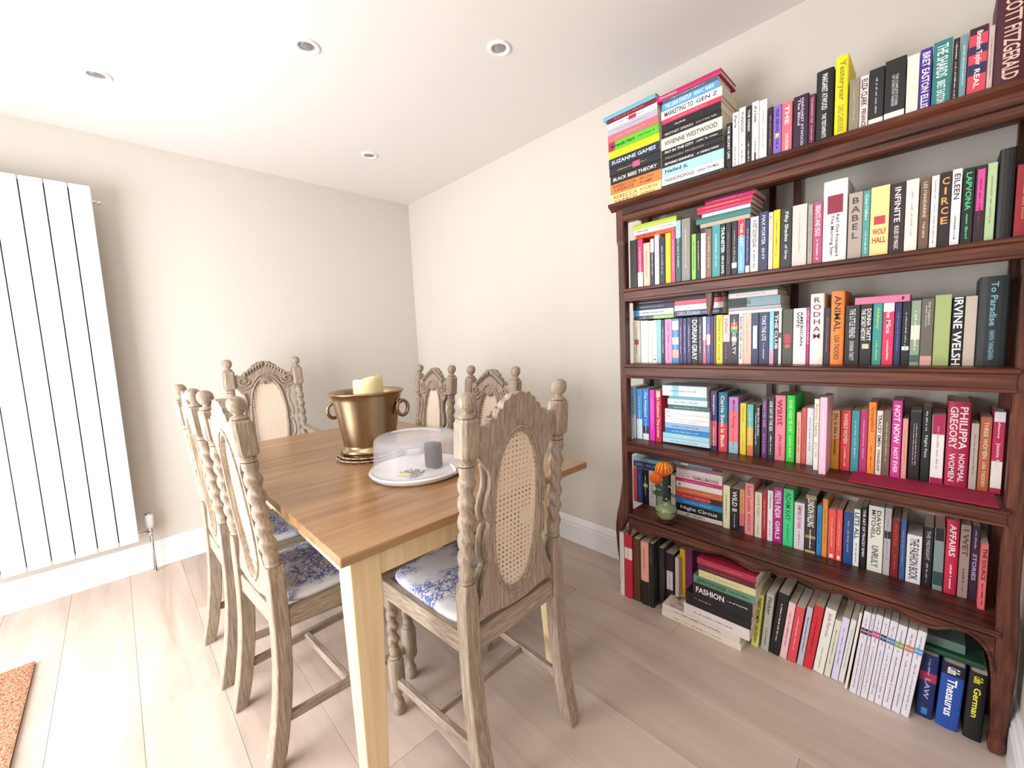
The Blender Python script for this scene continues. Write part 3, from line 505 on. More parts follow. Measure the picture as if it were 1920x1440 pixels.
(3, [2.8547, -0.1655, 0.7435, 0.0141, 0.1867, 0.1232, 0.0], 'f0b8a4', '~', '4a3030', {}, 'thin blush paperback on the fourth shelf, between the neon green and salmon red ones'),
(3, [2.8702, -0.1647, 0.7432, 0.0139, 0.2037, 0.125, 0.0], 'dc5a58', '~', '902c30', {}, 'salmon red paperback on the fourth shelf, between the thin blush and grey white ones'),
(3, [2.8855, -0.1639, 0.7429, 0.0192, 0.2052, 0.125, 0.0], 'e9e8ee', '~', '8a9098', {}, 'grey white paperback on the fourth shelf, between the salmon red and white ones'),
(3, [2.9154, -0.215, 0.7424, 0.0138, 0.2469, 0.125, 0.0], 'fbf6ee', 'Atomic Habits|James Clear', 'c8a868', {'f': 0.7}, 'white book with gold title on the fourth shelf, beside the grey white one'),
(3, [2.9366, -0.25, 0.742, 0.0197, 0.2588, 0.125, 0.0], 'f6c4da', '~', 'fdeef6', {}, 'tall pale pink paperback on the fourth shelf, between the white and peach ones'),
(3, [2.9569, -0.1602, 0.7416, 0.0224, 0.2047, 0.125, 0.0], 'e4a93a', 'Do it like a woman', '3a2a20', {'b': [(0.52, 1, 'eebf8e', 1)]}, 'peach book over mustard on the fourth shelf, beside the tall pale pink one'),
(3, [2.9814, -0.1589, 0.7412, 0.027, 0.2072, 0.125, 0.0], 'e23b3a', 'INVISIBLE WOMEN|~', 'fbd8d0', {}, 'bright red paperback on the fourth shelf, between the peach and teal blue ones'),
(3, [3.0103, -0.1575, 0.7407, 0.0213, 0.2083, 0.125, 0.0], '3c98a4', '~', 'a8dce0', {}, 'teal blue paperback on the fourth shelf, between the bright red and raspberry ones'),
(3, [3.0329, -0.1563, 0.7403, 0.0195, 0.2141, 0.125, 0.0], 'b82c72', '~', 'f09ac0', {}, 'raspberry paperback on the fourth shelf, between the teal blue and tall orange ones'),
(3, [3.0536, -0.1552, 0.74, 0.0191, 0.2408, 0.125, 0.0], 'f9943a', 'Strangeland|~', 'c04a18', {'f': 0.6}, 'tall orange paperback on the fourth shelf, between the raspberry and ivory ones'),
(3, [3.0747, -0.1542, 0.7397, 0.0147, 0.2147, 0.125, 0.0], 'f1ebe2', 'TRACEY EMIN|STRANGELAND', '221c1c', {'f': 0.6}, 'ivory paperback on the fourth shelf, between the tall orange and muddy brown ones'),
(3, [3.0906, -0.1534, 0.7394, 0.0184, 0.2146, 0.125, 0.0], '75604e', '~', 'c8b8a0', {}, 'muddy brown paperback on the fourth shelf, between the ivory and hot pink ones'),
(3, [3.1115, -0.1523, 0.7389, 0.0231, 0.251, 0.125, 0.0], 'd83c9c', 'NOT NOW|NOT EVER', 'fdf0f8', {'f': 0.6}, 'hot pink book with bold title on the fourth shelf, beside the muddy brown one'),
(3, [3.1371, -0.151, 0.7386, 0.0126, 0.1955, 0.125, 0.0], 'e8a494', '~', 'c87a6c', {}, 'mottled pink paperback on the fourth shelf, between the hot pink and black ones'),
(3, [3.1533, -0.1502, 0.7382, 0.0257, 0.2194, 0.125, 0.0], '201a1e', '~/~', 'c8c0c4', {}, 'black book with white script on the fourth shelf, beside the mottled pink one'),
(3, [3.1808, -0.1488, 0.7378, 0.0197, 0.2387, 0.125, 0.0], '191b1c', '~|Night Pass', 'c8d0cc', {}, 'tall narrow black paperback on the fourth shelf, between the black and white and crimson ones'),
(3, [3.2029, -0.1477, 0.7373, 0.0278, 0.2163, 0.125, 0.0], 'f3eeec', '~', 'b0a0a0', {'b': [(0.72, 1, 'b01c56', 1), (0, 0.1, 'b01c56', 1)]}, 'white and crimson curved book on the fourth shelf, beside the tall narrow black one'),
(3, [3.2342, -0.1461, 0.7366, 0.0477, 0.2599, 0.1421, 0.0], 'ae1c48', 'PHILIPPA/GREGORY|NORMAL/WOMEN', 'f4dce0', {'h': 1, 'f': 0.75}, 'thick crimson hardback book on the fourth shelf, between the white and crimson and stone ones'),
(3, [3.2846, -0.1435, 0.736, 0.0155, 0.1983, 0.125, 0.0], 'bdb0a4', '~', '7a6c62', {}, 'stone paperback on the fourth shelf, between the thick crimson and rust orange ones'),
(3, [3.3023, -0.1426, 0.7356, 0.0219, 0.2191, 0.125, 0.0], 'b8663e', 'THREE WOMEN|LISA TADDEO', 'f2d4c0', {}, 'rust orange paperback on the fourth shelf, between the stone and crimson ones'),
(3, [3.3263, -0.1414, 0.7352, 0.0223, 0.2371, 0.125, 0.0], 'bf2e58', '~|Jessie Ray', 'f0d8e0', {'b': [(0.07, 0.4, 'f2ece8', 1), (0.88, 1, 'e8e4ea', 1)]}, 'crimson paperback over white rightmost on the fourth shelf, right of the rust orange one'),
(4, [2.1654, -0.13, 0.4155, 0.0206, 0.1708, 0.1128, 0.0], 'c4445a', '', '000', {}, 'thin crimson paperback leftmost on the fifth shelf, left of the blue one'),
(4, [2.1889, -0.13, 0.415, 0.026, 0.1705, 0.1125, 0.0], '27448a', '~', '8aa0d8', {}, 'blue paperback on the fifth shelf, between the thin crimson and black ones'),
(4, [2.2178, -0.13, 0.4144, 0.0283, 0.1714, 0.1131, 0.0], '1c1c28', '~', 'e8e8e8', {'b': [(0.5, 0.6, 'e0c890', 0.8)]}, 'black book with gold star on the fifth shelf, beside the blue one'),
(4, [2.2489, -0.13, 0.4137, 0.0359, 0.173, 0.1142, 0.0], 'd4cfcc', '~', '4a4a5a', {'f': 0.7}, 'pale grey stamped paperback on the fifth shelf, between the black and grey green ones'),
(4, [2.2903, -0.13, 0.4129, 0.0296, 0.1795, 0.1184, 0.0], '93a096', '', '000', {}, 'grey green paperback on the fifth shelf, between the pale grey stamped and slate ones'),
(4, [2.3225, -0.13, 0.4123, 0.0289, 0.1801, 0.1189, 0.0], '22303a', '', '000', {}, 'slate paperback on the fifth shelf, between the grey green and cream floral ones'),
(4, [2.3592, -0.13, 0.4116, 0.0205, 0.1766, 0.1166, 0.0], 'e2dcc8', '~', '8a8a6a', {}, 'cream floral paperback on the fifth shelf, right of the slate one'),
(4, [2.5898, -0.13, 0.4069, 0.0268, 0.1849, 0.122, 0.0], 'eceac8', '~', '5a6a3a', {'f': 0.8}, 'cream blossom patterned paperback on the fifth shelf, left of the black one'),
(4, [2.6187, -0.13, 0.4063, 0.0334, 0.1783, 0.1177, 0.0], '161d18', 'WILD B|~', 'f0ece6', {'f': 0.55}, 'black book with bold lettering on the fifth shelf, beside the cream blossom patterned one'),
(4, [2.6541, -0.13, 0.4057, 0.0194, 0.1825, 0.1204, 0.0], 'd9996c', '~', 'b86a5a', {'b': [(0, 0.16, '28204a', 1), (0.16, 0.45, 'd87084', 1)]}, 'tan paperback over rose and navy on the fifth shelf, between the black and salmon ones'),
(4, [2.6755, -0.13, 0.4052, 0.0309, 0.2146, 0.125, 0.0], 'f49c9c', 'Lost Lambs|MADELINE CASH', 'c04a58', {'f': 0.5}, 'salmon paperback on the fifth shelf, between the tan and cream ones'),
(4, [2.7113, -0.13, 0.4045, 0.0252, 0.1859, 0.1227, 0.0], 'eae1c8', 'I DATE TOXIC|~', '9a9278', {}, 'cream paperback on the fifth shelf, between the salmon and dark red ones'),
(4, [2.7384, -0.13, 0.4041, 0.0162, 0.1949, 0.125, 0.0], 'b5203a', '~', 'f0c8c8', {}, 'dark red paperback on the fifth shelf, between the cream and white ones'),
(4, [2.7564, -0.13, 0.4037, 0.0187, 0.2039, 0.125, 0.0], 'f4f2f4', 'A Philosophy|~', '4a4a5a', {}, 'white paperback on the fifth shelf, between the dark red and vivid magenta ones'),
(4, [2.777, -0.13, 0.4032, 0.0302, 0.2219, 0.125, 0.0], 'b41c86', 'FREYA INDIA|GIRLS', 'fbeaf6', {'f': 0.65}, 'vivid magenta paperback on the fifth shelf, between the white and mint green ones'),
(4, [2.8098, -0.13, 0.4025, 0.0337, 0.2238, 0.125, 0.0], '43d98c', 'ADAM KAY|~', '167a44', {'f': 0.5}, 'mint green paperback on the fifth shelf, between the vivid magenta and pale lavender ones'),
(4, [2.847, -0.13, 0.4017, 0.0326, 0.1814, 0.1197, 0.0], 'e3e0e8', 'EMPIRE OF PAIN|~', 'b83a7a', {}, 'pale lavender paperback on the fifth shelf, between the mint green and dark brown ones'),
(4, [2.8821, -0.13, 0.401, 0.0332, 0.2195, 0.125, 0.0], '3a3128', 'LONDON FALLING|~', 'ffffff', {'f': 0.6, 'b': [(0, 0.04, 'c8b890', 1), (0.25, 0.3, 'a89468', 1), (0.93, 1, 'a89468', 1)]}, 'dark brown book with ringed edge on the fifth shelf, beside the pale lavender one'),
(4, [2.9178, -0.13, 0.4005, 0.0146, 0.1866, 0.1232, 0.0], '2f86c8', '~', '0c2040', {}, 'azure paperback on the fifth shelf, between the dark brown and orange ones'),
(4, [2.934, -0.13, 0.4002, 0.0152, 0.217, 0.125, 0.0], 'e29a3e', '~', '9a5a20', {}, 'orange paperback on the fifth shelf, between the azure and first of two ones'),
(4, [2.9515, -0.13, 0.3998, 0.0219, 0.1843, 0.1216, 0.0], 'ea5a50', '~', 'f8b8a8', {'f': 0.25, 'b': [(0.03, 0.1, 'f8f0e8', 0.5)]}, 'first of two coral book on the fifth shelf, beside the orange one'),
(4, [2.975, -0.13, 0.3993, 0.0169, 0.189, 0.1248, 0.0], 'ea5a50', '~', 'f8b8a8', {'f': 0.25, 'b': [(0.03, 0.1, 'f8f0e8', 0.5)]}, 'second of two coral book on the fifth shelf, beside the first of two one'),
(4, [2.9957, -0.13, 0.3988, 0.0262, 0.1873, 0.1236, 0.0], '1f4a8e', '~', 'c8a860', {'f': 0.3}, 'royal blue paperback on the fifth shelf, between the second of two and white ones'),
(4, [3.0234, -0.13, 0.3984, 0.0168, 0.2049, 0.125, 0.0], 'eeedf0', 'LETS ALL|~', '1c1c28', {'f': 0.7}, 'white paperback with black capitals on the fifth shelf, between the royal blue and black ones'),
(4, [3.0431, -0.13, 0.398, 0.0151, 0.2218, 0.125, 0.0], '15151a', 'THE ART OF TRACEY EMIN', 'e4e4ea', {'f': 0.45}, 'black paperback on the fifth shelf, between the white and wide white ones'),
(4, [3.0618, -0.13, 0.3974, 0.0397, 0.2292, 0.125, 0.0], 'e6e6da', 'DAVID/MITCHELL|UNRULY', '4a4a50', {'f': 0.6}, 'wide white paperback on the fifth shelf, between the black and grey ones'),
(4, [3.1035, -0.13, 0.3968, 0.0169, 0.2315, 0.125, 0.0], 'b9b4bc', '~', '8a8490', {'b': [(0.55, 0.66, '1c1820', 1)]}, 'grey paperback with black band on the fifth shelf, between the wide white and oxblood ones'),
(4, [3.1224, -0.13, 0.3964, 0.0192, 0.197, 0.125, 0.0], '7c1a1c', 'WASTELE|~', 'b84a40', {'f': 0.45}, 'oxblood paperback on the fifth shelf, between the grey and slate blue ones'),
(4, [3.1436, -0.13, 0.396, 0.0136, 0.2052, 0.125, 0.0], '3c5a8e', '~', '8aa4d0', {}, 'slate blue paperback on the fifth shelf, between the oxblood and wide white ones'),
(4, [3.1598, -0.13, 0.3954, 0.0354, 0.1603, 0.1058, 0.0], 'e8e4e8', 'THE FASHION BOOK', '3a2c3c', {'f': 0.6}, 'wide white book with big title on the fifth shelf, beside the slate blue one'),
(4, [3.1977, -0.13, 0.3948, 0.022, 0.1974, 0.125, 0.0], '1b191c', 'THE MIDNIGHT|~', 'b8b0bc', {}, 'black book with grey title on the fifth shelf, beside the wide white one'),
(4, [3.2221, -0.13, 0.3943, 0.0226, 0.2017, 0.125, 0.0], '7e9490', '', '000', {'b': [(0.8, 1, '17161a', 0.9), (0.08, 0.3, '2c4a4e', 1)]}, 'grey green paperback with black head on the fifth shelf, between the black and crimson ones'),
(4, [3.2471, -0.13, 0.3938, 0.0277, 0.237, 0.126, 0.0], 'c01f46', 'AFFAIRS|~', 'f6e4ea', {'h': 1, 'f': 0.5}, 'crimson hardback book on the fifth shelf, between the grey green and taupe ones'),
(4, [3.2771, -0.13, 0.3932, 0.0213, 0.2294, 0.125, 0.0], '9e8880', 'I WET|~', '4a3840', {'f': 0.55}, 'taupe paperback on the fifth shelf, between the crimson and dark purple ones'),
(4, [3.3, -0.13, 0.3928, 0.0166, 0.2333, 0.125, 0.0], '2a1c36', '~|STORIES', 'b8a8d0', {'f': 0.5}, 'dark purple paperback on the fifth shelf, between the taupe and salmon ones'),
(4, [3.3173, -0.17, 0.3925, 0.0147, 0.1971, 0.125, 0.0], 'e2686c', 'THE SOURCE|~', '2a1418', {'f': 0.55}, 'salmon paperback rightmost on the fifth shelf, right of the dark purple one'),
(5, [2.1708, -0.275, 0.0, 0.0234, 0.3111, 0.15, 0.0], 'd6d2cc', '~', 'a0a0a0', {'h': 1}, 'tall narrow white hardback on the floor under the bookcase, left of the red one'),
(5, [2.1971, -0.275, 0.0, 0.0399, 0.3088, 0.15, 0.0], 'be1c34', '~', 'b01830', {'h': 1, 'b': [(0.62, 0.8, 'ead8cc', 1)]}, 'red book on the floor under the bookcase, beside the tall narrow white one'),
(5, [2.2397, -0.27, 0.0, 0.0346, 0.3023, 0.15, 0.0], '5a341e', '', '000', {'h': 1}, 'plain brown book on the floor under the bookcase, beside the red one'),
(5, [2.2784, -0.27, 0.0, 0.039, 0.2995, 0.15, 0.0], 'e8a894', '~', '3a2a2a', {'h': 1, 'r': (0.05, 0.5), 'b': [(0, 0.38, '1c1a1e', 1)]}, 'pink topped black book on the floor under the bookcase, beside the plain brown one'),
(5, [2.32, -0.27, 0.0, 0.022, 0.3031, 0.15, 0.0], '191719', 'NOTHERE', '6a6460', {'h': 1, 'f': 0.3}, 'thick black book on the floor under the bookcase, beside the pink topped black one'),
(5, [2.3426, -0.22, 0.0, 0.022, 0.2706, 0.15, 0.0], '3c3836', '~', '6a6460', {}, 'charcoal paperback on the floor under the bookcase, between the thick black and dark maroon ones'),
(5, [2.3652, -0.2, 0.0, 0.0396, 0.2474, 0.15, 0.0], '2c141e', '~', '3a3a3a', {'b': [(0.3, 0.66, 'dcd4d8', 0.75)]}, 'dark maroon book with white label on the floor under the bookcase, beside the charcoal one'),
(5, [2.4097, -0.2, 0.0, 0.0174, 0.2378, 0.15, 0.001], 'c8bcb4', '', '000', {}, 'very thin grey book on the floor under the bookcase, beside the dark maroon one'),
(5, [2.4185, -0.17, 0.0, 0.0245, 0.2711, 0.15, 0.0], 'eebc1c', '~', 'b07810', {}, 'mustard yellow book on the floor under the bookcase, beside the very thin grey one'),
(5, [2.4436, -0.165, 0.0, 0.0292, 0.2726, 0.15, 0.0], '7c2260', '', '000', {}, 'plum magenta paperback on the floor under the bookcase, right of the mustard yellow one'),
(5, [2.7297, -0.2219, 0.0, 0.0246, 0.2221, 0.15, 0.0825], 'e4e67a', 'THREE WOMEN|LISA TADDEO', '3a3a20', {'f': 0.5}, 'pale lime paperback on the floor under the bookcase, left of the light grey one'),
(5, [2.7633, -0.2202, 0.0, 0.0258, 0.2379, 0.15, 0.0794], 'b3b2ac', 'Flicker|~', '4a4a4a', {'f': 0.5}, 'light grey book on the floor under the bookcase, beside the pale lime one'),
(5, [2.7916, -0.2187, 0.0, 0.033, 0.257, 0.15, 0.1168], '17161a', '~', 'e8e0d0', {}, 'thick black book leaning on the floor under the bookcase, beside the light grey one'),
(5, [2.827, -0.2169, 0.0, 0.0217, 0.2324, 0.15, 0.1172], 'ecc4c4', '~', 'b05a78', {}, 'pale pink book leaning on the floor under the bookcase, beside the thick black leaning one'),
(5, [2.8512, -0.2156, 0.0, 0.0263, 0.2256, 0.15, 0.1171], 'd84a58', '~', 'f0b8a8', {}, 'red book leaning on the floor under the bookcase, beside the pale pink leaning one'),
(5, [2.8824, -0.214, 0.0, 0.0174, 0.2377, 0.15, 0.1185], 'b9bcc8', '~', '3a3a48', {}, 'grey book leaning on the floor under the bookcase, beside the red leaning one'),
(5, [2.9014, -0.213, 0.0, 0.0267, 0.2537, 0.15, 0.1252], 'cc2c38', '~', '6a1018', {}, 'bright red book leaning on the floor under the bookcase, beside the grey leaning one'),
(5, [2.9313, -0.2115, 0.0, 0.0299, 0.2573, 0.15, 0.1295], 'e6e2da', 'Jack Parrott|~', '9a948c', {}, 'wide white book leaning on the floor under the bookcase, beside the bright red leaning one'),
(5, [2.9635, -0.2098, 0.0, 0.0176, 0.225, 0.15, 0.1281], 'dad8c6', '~', '7a7a6a', {}, 'cream book leaning on the floor under the bookcase, beside the wide white leaning one'),
(5, [2.9842, -0.2088, 0.0, 0.0188, 0.244, 0.15, 0.1152], 'd6d2ea', '~', '7a70b8', {}, 'lilac book leaning on the floor under the bookcase, beside the cream leaning one'),
(5, [3.0045, -0.2077, 0.0, 0.0148, 0.2464, 0.15, 0.1218], 'd9dada', '~', '9a9a9a', {}, 'white book leaning on the floor under the bookcase, beside the lilac leaning one'),
(5, [3.0244, -0.23, 0.0, 0.0072, 0.2918, 0.15, 0.1128], 'e8e0d4', '', '000', {}, 'very thin ivory book leaning on the floor under the bookcase, beside the white leaning one'),
(5, [3.0381, -0.235, 0.0, 0.0182, 0.3055, 0.15, 0.1035], 'dcd8e2', '~|~', '8a8494', {'f': 0.35, 'b': [(0.735, 0.765, '4a1230', 1), (0.775, 0.805, '4a1230', 1)]}, 'dark maroon-striped book on the floor under the bookcase, beside the very thin ivory one'),
(5, [3.0577, -0.235, 0.0, 0.0085, 0.3051, 0.15, 0.1035], 'dcd8e2', '~|~', '8a8494', {'f': 0.35, 'b': [(0.735, 0.765, '5a1844', 1), (0.775, 0.805, '5a1844', 1)]}, 'white textbook with plum stripes on the floor under the bookcase, beside the dark maroon-striped one'),
(5, [3.0677, -0.235, 0.0, 0.017, 0.308, 0.15, 0.1035], 'dcd8e2', '~|~', '8a8494', {'f': 0.35, 'b': [(0.735, 0.765, 'b83a80', 1), (0.775, 0.805, 'b83a80', 1)]}, 'white textbook with magenta stripes on the floor under the bookcase, beside the plum-striped one'),
(5, [3.0864, -0.235, 0.0, 0.0154, 0.306, 0.15, 0.1035], 'dcd8e2', '~|~', '8a8494', {'f': 0.35, 'b': [(0.735, 0.765, '1c2c66', 1), (0.775, 0.805, '1c2c66', 1)]}, 'white textbook with navy stripes on the floor under the bookcase, beside the magenta-striped one'),
(5, [3.1033, -0.235, 0.0, 0.0177, 0.3035, 0.15, 0.1035], 'dcd8e2', '~|~', '8a8494', {'f': 0.35, 'b': [(0.735, 0.765, '4a78b0', 1), (0.775, 0.805, '4a78b0', 1)]}, 'white textbook with mid blue stripes on the floor under the bookcase, beside the navy-striped one'),
(5, [3.1226, -0.235, 0.0, 0.0206, 0.2994, 0.15, 0.1035], 'dcd8e2', '~|~', '8a8494', {'f': 0.35, 'b': [(0.735, 0.765, '7ea34a', 1), (0.775, 0.805, '7ea34a', 1)]}, 'white textbook with green stripes on the floor under the bookcase, beside the mid blue-striped one'),
(5, [3.1453, -0.235, 0.0, 0.0201, 0.2991, 0.15, 0.1035], 'dcd8e2', '~|~', '8a8494', {'f': 0.35, 'b': [(0.735, 0.765, 'cf7a4a', 1), (0.775, 0.805, 'cf7a4a', 1)]}, 'white textbook with orange stripes on the floor under the bookcase, beside the green-striped one'),
(5, [3.1669, -0.235, 0.0, 0.019, 0.3017, 0.15, 0.1035], 'dcd8e2', '~|~', '8a8494', {'f': 0.35, 'b': [(0.735, 0.765, '4a9ac8', 1), (0.775, 0.805, '4a9ac8', 1)]}, 'white textbook with light blue stripes on the floor under the bookcase, beside the orange-striped one'),
(5, [3.1995, -0.2, 0.0, 0.0382, 0.2131, 0.15, 0.0425], '16265e', '~|LAW', 'a8b0d0', {'h': 1, 'f': 0.3, 'b': [(0.58, 0.72, 'b03050', 1), (0.06, 0.16, '3a7ab0', 0.4)]}, 'wide navy book on the floor under the bookcase, beside the very wide blue one'),
(5, [3.2443, -0.205, 0.0, 0.0484, 0.2124, 0.15, 0.0476], '1f4aa0', 'Collins|Thesaurus', 'ffffff', {'h': 1, 'f': 0.55, 'r2': (0.22, 0.8), 'b': [(0.82, 1, '101430', 1)]}, 'very wide blue book on the floor under the bookcase, beside the wide navy one'),
(5, [3.3024, -0.205, 0.0, 0.0379, 0.2134, 0.15, 0.032], '121215', 'Collins|German', 'f0ec3a', {'h': 1, 'f': 0.5, 'r2': (0.22, 0.72)}, 'wide black hardback on the floor under the bookcase, right of the very wide blue one')]
